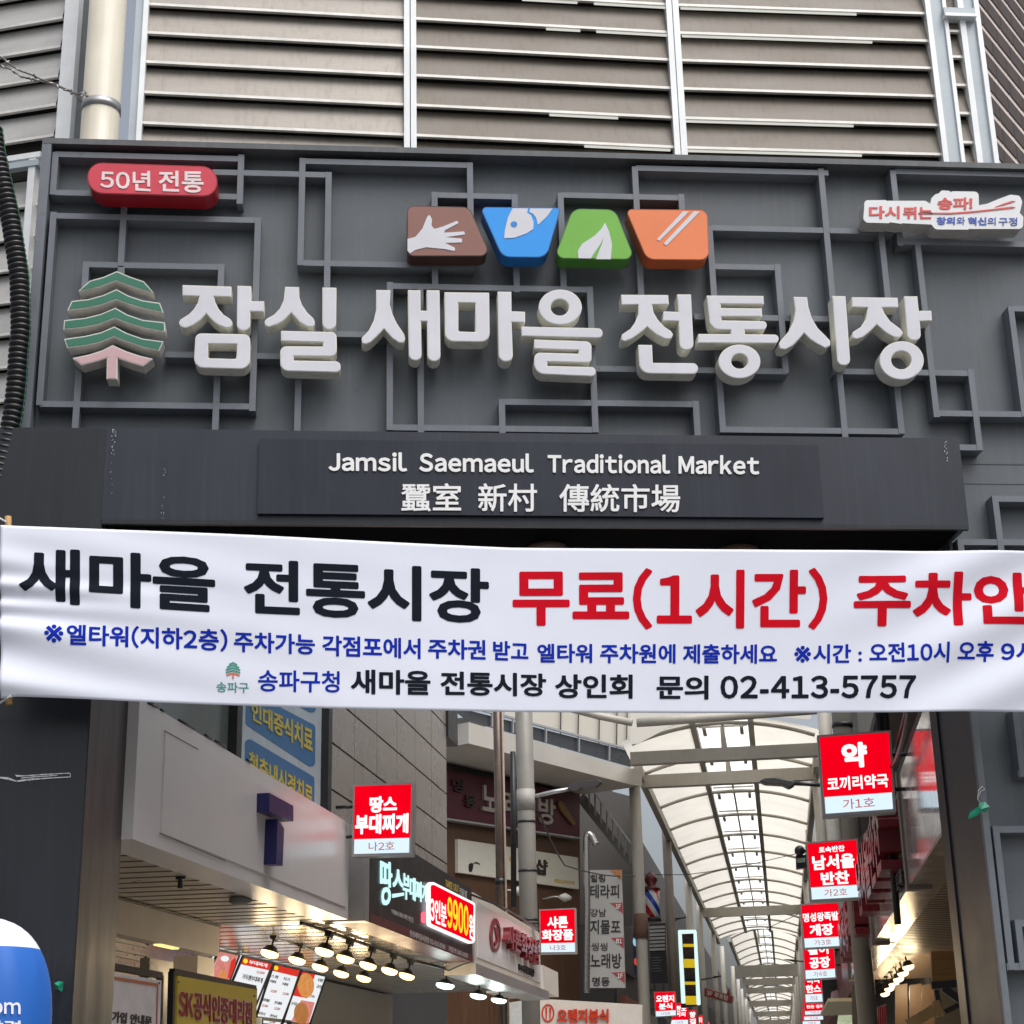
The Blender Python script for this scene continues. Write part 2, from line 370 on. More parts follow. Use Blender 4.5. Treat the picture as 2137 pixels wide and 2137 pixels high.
# lattice bars: crop, centre line start/end
BW = .0205
def hbar(k1, p, k2, q):
    a, b = on(k1(*p), PY(PF_)), on(k2(*q), PY(PF_)); z = (a.z+b.z)/2
    o = Bx('lattice_bar', (min(a.x, b.x), PF_+.003, z-BW), (max(a.x, b.x), PB+.02, z+BW), G_bar, gate)
def vbar(k1, p, k2, q):
    a, b = on(k1(*p), PY(PF_)), on(k2(*q), PY(PF_)); x = (a.x+b.x)/2
    Bx('lattice_bar', (x-BW, PF_, max(min(a.z, b.z)-BW, .0)), (x+BW, PB+.017, max(a.z, b.z)+BW), G_bar, gate)
for h in [(A1, (205, 583), A1, (907, 594)), (A1, (203, 722), A1, (905, 742)), (A1, (800, 647), A1, (1240, 658)), (A1, (1140, 605), A1, (1775, 622)),
          (A1, (1132, 988), A1, (1770, 1003)), (A1, (1228, 1255), A1, (1470, 1262)), (A1, (1637, 733), A2, (15, 741)), (A1, (1470, 1075), A2, (298, 1092)),
          (A3, (1468, 706), A4, (316, 716)), (A2, (188, 737), A2, (643, 741)), (A2, (470, 637), A2, (1195, 645)), (A2, (757, 862), A2, (1440, 868)),
          (A2, (765, 1003), A2, (1005, 1007)), (A4, (310, 487), A4, (1040, 494)), (A4, (690, 290), A4, (1212, 297)), (A4, (1215, 499), A4, (1738, 499)),
          (A4, (790, 716), A4, (1470, 721)), (A2, (1447, 650), A2, (2100, 655)), (A2, (1455, 915), A2, (2100, 918)), (A4, (1597, 658), A4, (2100, 655)),
          (A4, (1690, 783), A4, (1763, 782)), (A4, (1893, 262), A4, (2100, 260)), (A1, (200, 810), A1, (968, 830)), (A3, (150, 612), A3, (955, 634)),
          (A1, (318, 995), A1, (832, 1005)), (A3, (620, 430), A3, (1060, 440)), (A3, (1892, 612), A4, (697, 618)),
          (D6, (1465, 905), D6, (2100, 908)), (D6, (1000, 1487), D6, (2100, 1490)), (B4, (1362, 772), B4, (1700, 770)), (B4, (1430, 1588), B4, (1700, 1588)), (B4, (1505, 1330), B4, (1700, 1330)),
          (B4, (1500, 440), B4, (1700, 440))]: hbar(*h)
for v in [(A1, (205, 583), A1, (203, 722)), (A1, (907, 592), A1, (905, 757)), (A1, (1240, 658), A1, (1228, 1255)), (A1, (1140, 605), A1, (1132, 988)),
          (A1, (1775, 622), A1, (1772, 1003)), (A1, (1640, 733), A1, (1637, 1077)), (A1, (1470, 1073), A3, (1468, 706)), (A2, (298, 1090), A4, (316, 715)),
          (A2, (12, 741), A2, (22, 1090)), (A3, (1590, 180), A3, (1580, 740)), (A2, (188, 737), A2, (196, 1090)), (A2, (643, 741), A2, (652, 960)), (A2, (470, 637), A2, (490, 1190)),
          (A2, (1195, 645), A4, (1230, 745)), (A2, (757, 862), A4, (788, 715)), (A2, (1003, 1005), A4, (1035, 492)), (A2, (1402, 870), A4, (1462, 720)),
          (A2, (1447, 650), A2, (1458, 915)), (A2, (1537, 916), A4, (1597, 658)), (A4, (1735, 499), A4, (1763, 783)), (A4, (1893, 262), A4, (1925, 655)),
          (A1, (200, 808), A3, (150, 612)), (A1, (968, 830), A3, (955, 634)), (A1, (318, 995), A3, (287, 740)), (A1, (832, 1005), A3, (812, 740)),
          (A1, (463, 780), A1, (459, 995)), (A3, (1122, 530), A3, (1122, 740)), (A3, (1892, 612), A3, (1893, 745)), (A4, (697, 618), A4, (702, 750)),
          (D6, (1465, 905), D6, (1555, 1700)), (B4, (1250, 80), B4, (1425, 1932)), (B4, (1372, 772), B4, (1452, 1588)), (B4, (1505, 1330), B4, (1520, 1588)), (B4, (1495, 80), B4, (1515, 440)), (D6, (1000, 1487), D6, (1015, 1700))]: vbar(*v)
# white flakes where the paint is gone
bm = bmesh.new(); pl = PY(9.9945)
def flakes(kk, x0, x1, y0, y1, n, s):
    for i in range(n):
        cx, cy = random.uniform(x0, x1), random.uniform(y0, y1); r = s*random.uniform(.3, .95)
        pts = [(cx+r*random.uniform(.3, 1)*math.cos(a), cy+1.8*r*random.uniform(.4, 1)*math.sin(a)) for a in [k*6.283/7 for k in range(7)]]
        prism(bm, [[on(kk(*p), pl) for p in pts]], Vector((0, .004, 0)))
flakes(A3, 424, 437, 712, 740, 12, 3.5); flakes(A3, 418, 432, 740, 810, 14, 2.6); flakes(A3, 414, 424, 815, 1000, 8, 1.8); flakes(A3, 612, 624, 860, 890, 6, 2.4); flakes(A3, 608, 618, 960, 1052, 10, 2.0)
flakes(A4, 1632, 1640, 756, 800, 12, 2.6); flakes(A4, 1636, 1645, 800, 835, 10, 3.0)
mesh_obj('paint_flake', bm, M_flake, gate)
# torn tape strip on the left pillar
M_tape = mat('clear_tape', (.50, .51, .53), .25, 0, .5, 60)
for q in ([(0, 500), (45, 502), (95, 522), (100, 530), (60, 520), (0, 508)], [(85, 488), (130, 492), (240, 484), (405, 476), (406, 481), (240, 490), (130, 498), (96, 500)], [(90, 522), (170, 510), (300, 503), (404, 498), (405, 503), (300, 509), (172, 520), (172, 528), (168, 520), (95, 530)], [(402, 478), (407, 478), (407, 503), (402, 503)], [(120, 505), (200, 497), (330, 490), (330, 494), (205, 502), (122, 510)]):
    slab('tape_strip', B1, q, PY(9.990), .004, M_tape, gate)
# name plate on the beam
M_plate = mat('name_plate_sheet', (.016, .0195, .031), .42, 0, .15, 3, .2, (.05, .055, .072), stretch=(1, 1, .4), spec=.35)
a, b = on(A3(978, 745), PY(9.97)), on(A4(1180, 1048), PY(9.97))
plate = Bx('name_plate', (a.x, 9.97, b.z), (b.x, 9.9995, on(A3(1500, 757), PY(9.97)).z), M_plate, gate)
ty0, ty1 = 948, 987
for wtxt, x0, x1, dy in (('Jamsil', 620, 768, 0), ('Saemaeul', 791, 1007, 0), ('Traditional', 1033, 1264, 0), ('Market', 1280, 1432, 0)):
    sl_ = lambda x: (x-620)*.0085
    lo = 15 if wtxt == 'XX' else 0
    lettering('lettering', wtxt, DD, [(x0, (853 if wtxt[0]!='S' else 852)+sl_(x0)), (x1, 853+sl_(x1)), (x1, 889+sl_(x1)), (x0, 889+sl_(x0))], PY(9.97), W_paint, plate, bold=.030, th=.006)
for wtxt, x0, x1 in (('蠶室', 757, 870), ('新村', 902, 1013), ('傳統市場', 1055, 1283)):
    sl_ = lambda x: (x-757)*.004
    lettering('lettering', wtxt, DD, [(x0, 912+sl_(x0)), (x1, 912+sl_(x1)), (x1, 965+sl_(x1)), (x0, 965+sl_(x0))], PY(9.97), W_paint, plate, bold=.013, th=.006)
# round down-lights in the soffit
for i, (px, py) in enumerate(((1142, 1142), (1540, 1147))):
    c = on((px, py), PZ(ZB0-.012)); c.y = min(max(c.y, 10.4), 10.6)
    t = thing('soffit_lamp', ['round brown lamp under the dark header beam above the word parking fee', 'round brown lamp under the dark header beam, the right one of the pair'][i], 'lamp', 'round lamps under the header beam')
    obj1('lamp_rim', lambda bm: tube(bm, [c, c-Z_*.05], .13, 28), mat('tan_lamp_rim', (.30, .20, .15), .5), t)
    obj1('diffuser', lambda bm: tube(bm, [c-Z_*.0505, c-Z_*.058], .10, 28), mat('lamp_diffuser', (.6, .5, .42), .5), t)

# ================================================================ channel letters  잠실 새마을 전통시장
PLT = PY(10.075); DEP = .118
def letter(ch, where, parts):
    t = thing('channel_letter', 'large white channel letter %s %s' % (ch, where), 'sign letter', 'white channel letters of the market name')
    for kk, outer, holes in parts:
        channel(t, kk, outer, PLT, DEP, W_side, W_face, {L1: 9, L2: 10, L3: 11, L4: 8, L5: 9}[kk], holes)
letter('잠', 'right beside the green tree emblem', [
 (L1, [(113, 80), (660, 97), (657, 213), (465, 208), (480, 270), (515, 345), (570, 410), (650, 462, 20), (675, 505, 30), (655, 550, 30), (605, 560, 20), (520, 530), (450, 480), (378, 400), (310, 475), (230, 530), (150, 562, 20), (95, 548, 30), (70, 505, 30), (90, 465, 20), (180, 410), (240, 350), (285, 275), (300, 207), (113, 198)], []),
 (L1, [(727, 88), (882, 92), (876, 262), (1027, 260), (1022, 378), (872, 376), (868, 594, 74), (720, 588, 74)], []),
 (L1, [(258, 620, 70), (872, 632, 70), (864, 1022, 105), (238, 1005, 105)], [[(400, 738, 10), (724, 740, 10), (715, 908, 25), (395, 900, 25)]])])
letter('실', 'between the letters 잠 and 새', [
 (L1, [(1262, 100), (1418, 102), (1418, 210), (1450, 300), (1510, 390), (1575, 450, 25), (1597, 500, 30), (1575, 545, 25), (1520, 550, 20), (1430, 500), (1330, 390), (1240, 480), (1170, 520), (1080, 550, 20), (1040, 535, 20), (1030, 485, 25), (1060, 455, 15), (1140, 410), (1205, 340), (1245, 250)], []),
 (L1, [(1678, 107), (1836, 110), (1830, 580, 76), (1678, 576, 76)], []),
 (L1, [(1215, 592), (1838, 607, 60), (1838, 880, 70), (1360, 875), (1356, 925), (1882, 935, 55), (1882, 1058, 55), (1208, 1040, 90), (1205, 765, 70), (1683, 768), (1685, 722), (1215, 706)], [])])
letter('새', 'left of the square letter 마', [
 (L2, [(272, 152), (452, 154), (443, 330), (475, 450), (530, 570), (625, 710, 25), (638, 765, 30), (620, 815, 25), (560, 815, 20), (470, 755), (370, 640), (270, 745), (200, 810), (140, 835, 20), (95, 820, 20), (88, 760, 25), (180, 660), (240, 540), (272, 400)], []),
 (L2, [(672, 153), (830, 156), (832, 412), (912, 414), (908, 155), (1070, 157), (1083, 1050, 82), (920, 1050, 80), (913, 548), (838, 545), (845, 1042, 80), (685, 1035, 80)], [])])
letter('마', 'with a rectangular opening, between 새 and 을', [
 (L2, [(1133, 180), (1695, 187), (1702, 807, 110), (1140, 800, 110)], [[(1308, 312), (1520, 316), (1525, 682, 15), (1308, 675, 25)]]),
 (L3, [(127, 128), (325, 130), (328, 410), (522, 420), (522, 572), (328, 568), (350, 1138, 100), (145, 1130, 100)], [])])
letter('을', 'topped by a ring, in the middle of the market name', [
 (L3, ell(1029, 353, 311, 254), [ell(1022, 356, 130, 119)]),
 (L3, [(470, 632), (1640, 657, 68), (1638, 798, 68), (475, 768)], []),
 (L3, [(655, 818), (1480, 845, 85), (1478, 1152, 60), (845, 1138), (842, 1198), (1538, 1215, 62), (1535, 1350, 62), (655, 1312, 150), (655, 1005, 85), (1290, 1022), (1295, 972), (655, 950)], [])])
letter('전', 'under the gap between the green and orange icons', [
 (L4, [(82, 77), (582, 80), (588, 178), (413, 182), (425, 260), (470, 340), (540, 415), (610, 462, 20), (635, 500, 25), (610, 545, 20), (550, 545), (460, 500), (358, 418), (270, 490), (190, 545), (120, 572, 15), (85, 555, 15), (90, 500, 20), (180, 440), (230, 370), (265, 280), (263, 182), (90, 184)], []),
 (L4, [(677, 73), (823, 74), (853, 662, 74), (705, 662, 70), (692, 357), (527, 353), (533, 253), (692, 260)], []),
 (L4, [(263, 608), (410, 610), (418, 800), (900, 803, 58), (895, 920, 58), (280, 910, 110)], [])])
letter('통', 'with a ring at its foot, between 전 and 시', [
 (L4, [(990, 85), (1592, 90), (1597, 178), (1140, 175), (1142, 217), (1575, 222), (1578, 308), (1145, 308), (1150, 348), (1632, 358, 45), (1620, 450, 45), (1395, 450), (1395, 495), (1755, 500, 48), (1752, 592, 48), (897, 588), (902, 493), (1247, 494), (1245, 450), (1030, 445, 110)], []),
 (L4, ell(1338, 785, 222, 180), [ell(1339, 782, 89, 80)])])
letter('시', 'between the letters 통 and 장', [
 (L5, [(205, 112), (365, 114), (380, 230), (420, 360), (490, 480), (600, 590), (640, 635, 25), (638, 690, 25), (580, 718, 20), (480, 665), (400, 610), (328, 540), (260, 620), (190, 690), (110, 735, 15), (45, 725, 20), (30, 665, 25), (60, 620), (150, 520), (205, 400), (225, 280)], []),
 (L5, [(665, 100), (820, 103), (880, 925, 78), (728, 920, 74)], [])])
letter('장', 'with a large ring at its foot, last of the market name', [
 (L5, [(895, 115), (1438, 122), (1448, 235), (1255, 238), (1285, 310), (1350, 400), (1470, 490, 30), (1503, 540, 25), (1470, 592, 25), (1400, 590), (1300, 535), (1190, 440), (1110, 520), (1020, 590), (950, 612, 15), (905, 595, 15), (905, 530, 20), (1000, 470), (1060, 380), (1085, 238), (900, 233)], []),
 (L5, [(1515, 105), (1672, 104), (1690, 278), (1838, 275), (1845, 393), (1702, 402), (1718, 630, 78), (1560, 625, 78)], []),
 (L5, ell(1487, 865, 262, 228), [ell(1482, 861, 120, 109)])])
# ---- tree emblem
tree = thing('tree_emblem', 'tree emblem of four green tiers over a pink trunk left of the market name', 'emblem')
M_green = mat('emblem_green', (.032, .165, .10), .35, 0, .06, 4); M_pink = mat('emblem_pink', (.56, .36, .37), .35, 0, .05, 4)
W_em = mat('emblem_side', (.60, .585, .54), .5, 0, .08, 8, .3, (.3, .27, .2))
for pts, mm, nm in [
 ([(855, 178), (1050, 260), (1245, 325), (1385, 490), (1100, 415), (845, 320), (600, 410), (300, 465), (465, 315), (660, 262)], M_green, 'tier'),
 ([(850, 438), (1020, 530), (1230, 600), (1475, 635), (1530, 780), (1250, 720), (1020, 655), (845, 588), (620, 670), (400, 715), (140, 745), (205, 608), (450, 580), (650, 525)], M_green, 'tier'),
 ([(832, 705), (1000, 800), (1230, 880), (1545, 915), (1550, 1050), (1250, 1000), (1000, 925), (825, 858), (600, 945), (380, 990), (85, 1020), (95, 885), (400, 850), (620, 795)], M_green, 'tier'),
 ([(818, 975), (1000, 1070), (1230, 1150), (1525, 1190), (1465, 1325), (1230, 1275), (1000, 1195), (808, 1125), (600, 1210), (400, 1250), (140, 1285), (95, 1155), (400, 1110), (620, 1060)], M_green, 'tier'),
 ([(795, 1243), (1000, 1335), (1180, 1395), (1375, 1440), (1235, 1550), (1050, 1500), (865, 1430), (860, 1735), (705, 1730), (712, 1430), (560, 1480), (345, 1535), (215, 1430), (450, 1380), (640, 1320)], M_pink, 'trunk')]:
    channel(tree, L0, pts, PLT, DEP, W_em, mm, 15, body=nm, facen=nm+'_face')
obj1('bracket', lambda bm: box(bm, on(L0(870, 100), PY(10.2)), on(L0(965, 230), PY(10.21))), G_bar, tree)
# ---- four icon boxes
def icon(label, col, side, pts, marks, markcol=None):
    t = thing('icon_box', label, 'icon sign', 'four trapezoid icon boxes'); pl = PY(10.06)
    ms, mf = mat('icon_side', side, .4, 0, .1, 6, .25, tuple(c*.5 for c in side)), mat('icon_face', col, .3, 0, .04, 3, .1, tuple(c*.8 for c in col))
    channel(t, D3, pts, pl, .135, ms, mf, 5, body='box_side', facen='box_face')
    nm = pl[1]
    for q, c in marks:
        slab('mark', D3, q, (pl[0]+nm*(.0065 if c is None else .0085), nm), .003, W_face if c is None else c, t)
    return mf
M_blue = mat('icon_blue_dot', (.02, .22, .62), .35, 0, .05)
icon('brown icon box showing a white open hand', (.25, .115, .088), (.06, .025, .022), [(82, 80, 35), (440, 88, 60), (565, 372, 40), (82, 372, 35)],
     [([(195, 150, 12), (210, 128, 10), (225, 160, 20), (222, 195, 15), (238, 215, 12), (290, 200), (370, 167, 8), (380, 180, 8), (300, 222), (295, 236), (410, 229, 8), (418, 246, 8), (300, 262), (398, 270, 9), (400, 292, 9), (300, 295), (358, 323, 8), (358, 343, 8), (300, 330), (190, 320, 20), (130, 335, 20), (98, 355), (84, 340), (84, 272), (130, 260, 20), (170, 212, 20)], None)])
icon('blue icon box showing a white fish', (.015, .30, .82), (.010, .12, .38), [(500, 88, 25), (968, 92, 20), (885, 380, 70), (630, 378, 70)],
     [([(690, 95), (778, 96), (772, 122), (795, 135), (810, 175), (808, 215), (770, 240), (700, 265), (641, 268), (645, 220), (662, 150)], None), ([(790, 96), (920, 97), (890, 140), (835, 192), (825, 150), (805, 125), (786, 118)], None), (ell(697, 187, 19, 17, 20), M_blue)])
icon('green icon box showing a white leaf', (.16, .43, .045), (.06, .20, .03), [(1035, 97, 70), (1280, 103, 70), (1395, 392, 40), (928, 385, 40)],
     [([(1222, 178), (1245, 230), (1262, 300, 30), (1255, 389), (1170, 388), (1200, 310), (1215, 262), (1190, 310), (1140, 384), (1068, 383), (1065, 340, 20), (1090, 300, 20), (1160, 255, 20), (1200, 215)], None)])
icon('orange icon box showing two white chopsticks', (.78, .21, .07), (.42, .085, .022), [(1338, 100, 25), (1812, 105, 45), (1822, 395, 50), (1462, 392, 70)],
     [([(1672, 112), (1705, 115), (1535, 283), (1520, 275)], None), ([(1735, 112), (1768, 115), (1575, 310), (1560, 298)], None)])
# ---- red pill sign
t = thing('pill_sign', 'rounded red sign with white writing at the upper left of the gate panel', 'sign')
pl = PY(10.03); channel(t, A1, [(328, 611, 64), (818, 628, 62), (820, 742, 62), (330, 729, 62)], pl, .17, mat('pill_side', (.36, .012, .022), .35, 0, .1), mat('pill_face', (.60, .045, .075), .35, 0, .05), 4, body='box_side', facen='box_face')
lettering('lettering', '50년', A1, [(378, 640), (568, 645), (568, 722), (378, 710)], pl, mat('pink_white_letter', (.78, .66, .66), .5), t, bold=.02, off=.0045)
lettering('lettering', '전통', A1, [(598, 643), (767, 645), (767, 728), (598, 722)], pl, bpy.data.materials['pink_white_letter'], t, bold=.02, off=.0045)
# ---- white slogan sign
t = thing('slogan_sign', 'white cut-out slogan sign with red and blue writing at the upper right', 'sign')
pl = PY(10.07)
channel(t, D4, [(130, 312, 40), (370, 310), (380, 318), (820, 318, 40), (872, 352), (885, 290, 30), (930, 245, 30), (970, 235), (1000, 200, 30), (1085, 205, 20), (1105, 220), (1130, 210), (1420, 215, 50), (1425, 368), (1520, 350), (1640, 300), (1780, 248, 60), (1885, 262, 40), (1915, 330, 30), (1900, 400, 20), (1885, 455), (1928, 500, 30), (1922, 640, 50), (1310, 640), (1300, 648), (930, 645, 60), (885, 590), (560, 575), (550, 582), (420, 565), (405, 575), (150, 568, 40), (115, 530, 40)],
        pl, .125, mat('slogan_side', (.42, .41, .39), .55, 0, .15, 10, .4, (.2, .19, .16)), mat('slogan_face', (.74, .75, .76), .4, 0, .03), 3, body='sign_body', facen='sign_face')
M_rs, M_bs = mat('slogan_red', (.62, .085, .075), .5), mat('slogan_blue', (.05, .10, .42), .5)
for s_t, q, mm, bd in (('다시', R4(182, 380, 527, 522), M_rs, .03), ('뛰는', R4(568, 388, 900, 526), M_rs, .03), ('송파!', R4(955, 283, 1350, 420), M_rs, .03), ('창의', R4(945, 502, 1152, 590), M_bs, .03), ('와', R4(1172, 502, 1265, 590), M_bs, .005), ('혁신', R4(1300, 505, 1508, 596), M_bs, .03), ('의', R4(1520, 508, 1612, 596), M_bs, .005), ('구정', R4(1645, 510, 1855, 602), M_bs, .005)):
    lettering('lettering', s_t, D4, q, pl, mm, t, bold=bd, off=.0045)
for q in ([(745, 452), (1100, 452), (1350, 435), (1600, 408), (1800, 383), (1838, 392), (1800, 404), (1600, 424), (1350, 452), (1100, 470), (745, 466)], [(1600, 390), (1700, 350), (1800, 318), (1838, 322), (1800, 338), (1700, 368)]):
    slab('swoosh', D4, q, (pl[0]+pl[1]*.0075, pl[1]), .003, M_rs, t)

# ================================================================ banner
YB = 9.62
TOPL = [(4, 1096), (39, 1098), (300, 1108), (600, 1121), (1067, 1141.5), (1500, 1147), (2137, 1151.5), (2700, 1150)]
BOTL = [(6, 1456), (33, 1453), (330, 1467), (687, 1479), (1067, 1486.5), (1500, 1487), (2137, 1485), (2700, 1480)]
def lin(L, x):
    for (x0, y0), (x1, y1) in zip(L, L[1:]):
        if x <= x1: return y0+(y1-y0)*(x-x0)/(x1-x0)
    return L[-1][1]
def fold(x, z):
    d = x+2.2; zc = z-4.35
    e = math.exp(-d/.33)
    f = .024*e*math.sin(zc*34+2.4*math.sin(zc*9)+d*4) + .011*math.exp(-d/.9)*math.sin(zc*21+d*5+1)
    f += .012*math.sin(x*1.1+zc*1.6) + .006*math.sin(x*2.3-zc*3.1+1)
    g = math.exp(-((x-3.9)/.75)**2); f += .016*g*math.sin((zc*15)-(x*6.5))
    return f
banner = thing('banner', 'long white cloth banner with black, red and blue writing tied across the entrance', 'banner')
M_cloth = mat('banner_cloth', (.70, .725, .815), .75, 0, .02, 3)
bm = bmesh.new(); NX, NZ = 400, 60; gridv = []
for i in range(NX+1):
    px = 1+(2700-1)*i/NX; col = []
    for j in range(NZ+1):
        y = lin(TOPL, px); y += (lin(BOTL, px)-y)*j/NZ; p = on((px, y), PY(YB)); p.y += fold(p.x, p.z); col.append(bm.verts.new(p))
    gridv.append(col)
for i in range(NX):
    for j in range(NZ):
        f = bm.faces.new([gridv[i][j], gridv[i][j+1], gridv[i+1][j+1], gridv[i+1][j]]); f.smooth = True
o = mesh_obj('cloth', bm, M_cloth, banner, smooth=True)
md = o.modifiers.new('thickness', 'SOLIDIFY'); md.thickness = .002; md.offset = -1
def btext(s, kk, q, m, bold=.03):
    bm = bmesh.new(); put_text(bm, s, [on(kk(*p), PY(YB)) for p in q], bold, 0)
    x0 = min(v.co.x for v in bm.verts); x1 = max(v.co.x for v in bm.verts); z0 = min(v.co.z for v in bm.verts); z1 = max(v.co.z for v in bm.verts)
    st = .028
    bmesh.ops.triangulate(bm, faces=bm.faces[:])
    k = x0+st
    while k < x1:
        bmesh.ops.bisect_plane(bm, geom=bm.verts[:]+bm.edges[:]+bm.faces[:], plane_co=(k, 0, 0), plane_no=(1, 0, 0)); k += st
    k = z0+st*.7
    while k < z1:
        bmesh.ops.bisect_plane(bm, geom=bm.verts[:]+bm.edges[:]+bm.faces[:], plane_co=(0, 0, k), plane_no=(0, 0, 1)); k += st*.7
    for v in bm.verts: v.co.y += fold(v.co.x, v.co.z) - .0045
    me = bpy.data.meshes.new('lettering'); bm.to_mesh(me); bm.free(); me.materials.append(m)
    for p in me.polygons: p.use_smooth = True
    link(bpy.data.objects.new('lettering', me), banner)
I_blk, I_red, I_blu, I_grn, I_org = (mat('ink_black', (.007, .010, .017), .85, spec=.12), mat('ink_red', (.55, .003, .014), .85, spec=.1), mat('ink_blue', (.004, .022, .34), .85, spec=.12), mat('ink_green', (.03, .26, .19), .6), mat('ink_orange', (.55, .14, .07), .6))
btext('새마을', A5, [(75, 165), (812, 208), (812, 418), (75, 375)], I_blk, .030)
btext('전통시장', A5, [(920, 212), (1843, 245), (1843, 455), (920, 420)], I_blk, .030)
btext('무료', A6, R4(5, 256, 445, 462), I_red, .030); btext('(1시간)', A6, R4(458, 245, 1192, 475), I_red, .028)
btext('주차안', A6, R4(1290, 262, 1955, 464), I_red, .030); btext('내', A6, R4(1980, 262, 2185, 464), I_red, .030)
for s_t, kk, q in (('엘타워(지하2층)', A5, [(254, 456), (858, 478), (858, 562), (254, 540)]), ('주차가능', A5, [(882, 485), (1187, 497), (1187, 573), (882, 562)]), ('각점포에서', A5, [(1215, 498), (1585, 510), (1585, 588), (1215, 577)]),
                   ('주차권', A5, [(1613, 510), (1830, 516), (1830, 592), (1613, 586)]), ('받고', A5, [(1858, 518), (1991, 523), (1991, 597), (1858, 592)]), ('엘타워', A6, R4(98, 530, 305, 602)), ('주차원에', A6, R4(335, 530, 620, 603)),
                   ('제출하세요', A6, R4(648, 530, 1003, 603)), ('시간 :', A6, R4(1140, 530, 1322, 602)), ('오전10시', A6, R4(1350, 525, 1648, 601)), ('오후', A6, R4(1680, 522, 1818, 598)), ('9시까지', A6, R4(1845, 522, 2135, 597))):
    btext(s_t, kk, q, I_blu, .026)
btext('※', A5, [(170, 459), (242, 462), (242, 531), (170, 528)], I_blu, .012); btext('※', A6, R4(1068, 536, 1131, 599), I_blu, .012)
btext('송파구청', A5, [(973, 629), (1280, 634), (1280, 716), (973, 711)], I_blu, .018)
btext('송파구', A5, [(816, 675), (938, 678), (938, 717), (816, 713)], I_grn, .012)
btext('새마을', A5, [(1322, 627), (1622, 632), (1622, 726), (1322, 720)], I_blk, .030); btext('전통시장', A5, [(1660, 634), (2058, 643), (2058, 730), (1660, 726)], I_blk, .030)
btext('상인회', A6, R4(165, 645, 458, 736), I_blk, .030); btext('문의', A6, R4(548, 648, 745, 738), I_blk, .030); btext('02-413-5757', A6, R4(790, 648, 1525, 735), I_blk, .03)
bm = bmesh.new()                                     # small tree logo
for k in range(5):
    y = 600+k*10; hw = (16, 24, 28, 28, 26)[k]
    q = [(879, y), (879+hw, y+9), (879+hw-2, y+15), (879, y+6), (879-hw+2, y+14), (879-hw, y+8)]
    P = [on(A5(*p), PY(YB)) for p in q]
    for p in P: p.y += fold(p.x, p.z)-.005
    prism(bm, [P], None, 0 if k < 4 else 1)
P = [on(A5(*p), PY(YB)) for p in [(876, 646), (882, 646), (882, 664), (876, 664)]]
for p in P: p.y += fold(p.x, p.z)-.0055
prism(bm, [P], None, 1); mesh_obj('logo', bm, [I_grn, I_org], banner)
obj1('stick', lambda bm: tube(bm, [on((17, 1078), PY(YB+.035)), on((19, 1470), PY(YB+.035))], .019, 10), mat('pine_stick', (.42, .24, .10), .7), banner)
obj1('tie_rope', lambda bm: tube(bm, [on((22, 1452), PY(YB)), on((5, 1464), PY(YB+.05)), on((-40, 1490), PY(YB+.3))], .007, 6), mat('rope_white', (.6, .6, .58), .8), banner)
obj1('tie_rope', lambda bm: tube(bm, [on((14, 1090), PY(YB)), on((-4, 1080), PY(YB+.05)), on((-40, 1060), PY(YB+.3))], .006, 6), bpy.data.materials['rope_white'], banner)
# ================================================================ louvre building above
M_slat = mat('louvre_slat', (.122, .101, .077), .5, .1, .30, 2.5, .5, (.06, .048, .036), stretch=(.6, .6, 3))
M_slatL = mat('louvre_slat_grey', (.45, .44, .42), .4, .2, .15, 2.5, .2, (.3, .29, .27), stretch=(.5, .5, 3)); M_slatM = mat('louvre_slat_mid', (.225, .203, .175), .42, .2, .28, 2.0, .5, (.12, .10, .075), stretch=(.5, .5, 3))
M_lip = mat('louvre_lip', (.72, .70, .65), .4, .2, .15, 6)
M_post = mat('galvanised_post', (.80, .82, .82), .4, .1, .08, 4, .15, (.4, .42, .43)); M_postb = mat('post_blue_grey', (.42, .47, .50), .4, .1, .08, 4)
M_dark = mat('void_dark', (.02, .018, .016), .9)
lb = thing('louvre_building', 'beige louvred parking building rising behind the gate sign', 'building')
P2 = on((1413, 150), PY(11.2)); n12 = Vector((math.sin(math.radians(2.0)), -math.cos(math.radians(2.0)), 0))
PL12, PL3 = (P2, n12), PY(11.2)
zs = [on(A2(1000, y), PL3).z for y in (567, 456, 346, 240, 137, 33)]
dz = (zs[-1]-zs[0])/5
zs = [zs[0]-2*dz, zs[0]-dz]+zs+[zs[-1]+dz*(k+1) for k in range(2)]
def louvres(name, pl, pxl, pxr, zlist, m, parent, pitch, depth=.062, ref_y=150, tail=None):
    n = pl[1].normalized(); a = on((pxl, ref_y), pl); b = on((pxr, ref_y), pl); bm = bmesh.new()
    for z in zlist:
        def q(o1, z1, o2, z2, mi, jit=0):
            v = [bm.verts.new(Vector((e.x, e.y, zz)) + n*oo) for e, oo, zz in ((a, o1, z1), (b, o1, z1), (b, o2, z2), (a, o2, z2))]
            bm.faces.new(v).material_index = mi
        j = random.uniform(-.004, .004)
        q(-depth, z+pitch*.965+j, 0, z+.018, 0); q(0, z+.018, 0, z-.004, 1); q(0, z-.004, -.03, z-.004, 1); q(-.03, z-.004, -.03, z+.03, 0)
    bm2 = bm
    mesh_obj(name, bm2, [m, M_lip], parent)
    bb = bmesh.new(); za, zb_ = min(zlist)-.3, max(zlist)+.2
    prism(bb, [[Vector((e.x, e.y, zz))-n*(depth+.02) for e, zz in ((a, za), (b, za), (b, zb_), (a, zb_))]], -n*.05)
    mesh_obj('louvre_backing', bb, M_dark, parent)
louvres('louvre_panel', PL12, 296, 852, zs, M_slatM, lb, dz)
louvres('louvre_panel', PL12, 858, 1408, zs, M_slat, lb, dz)
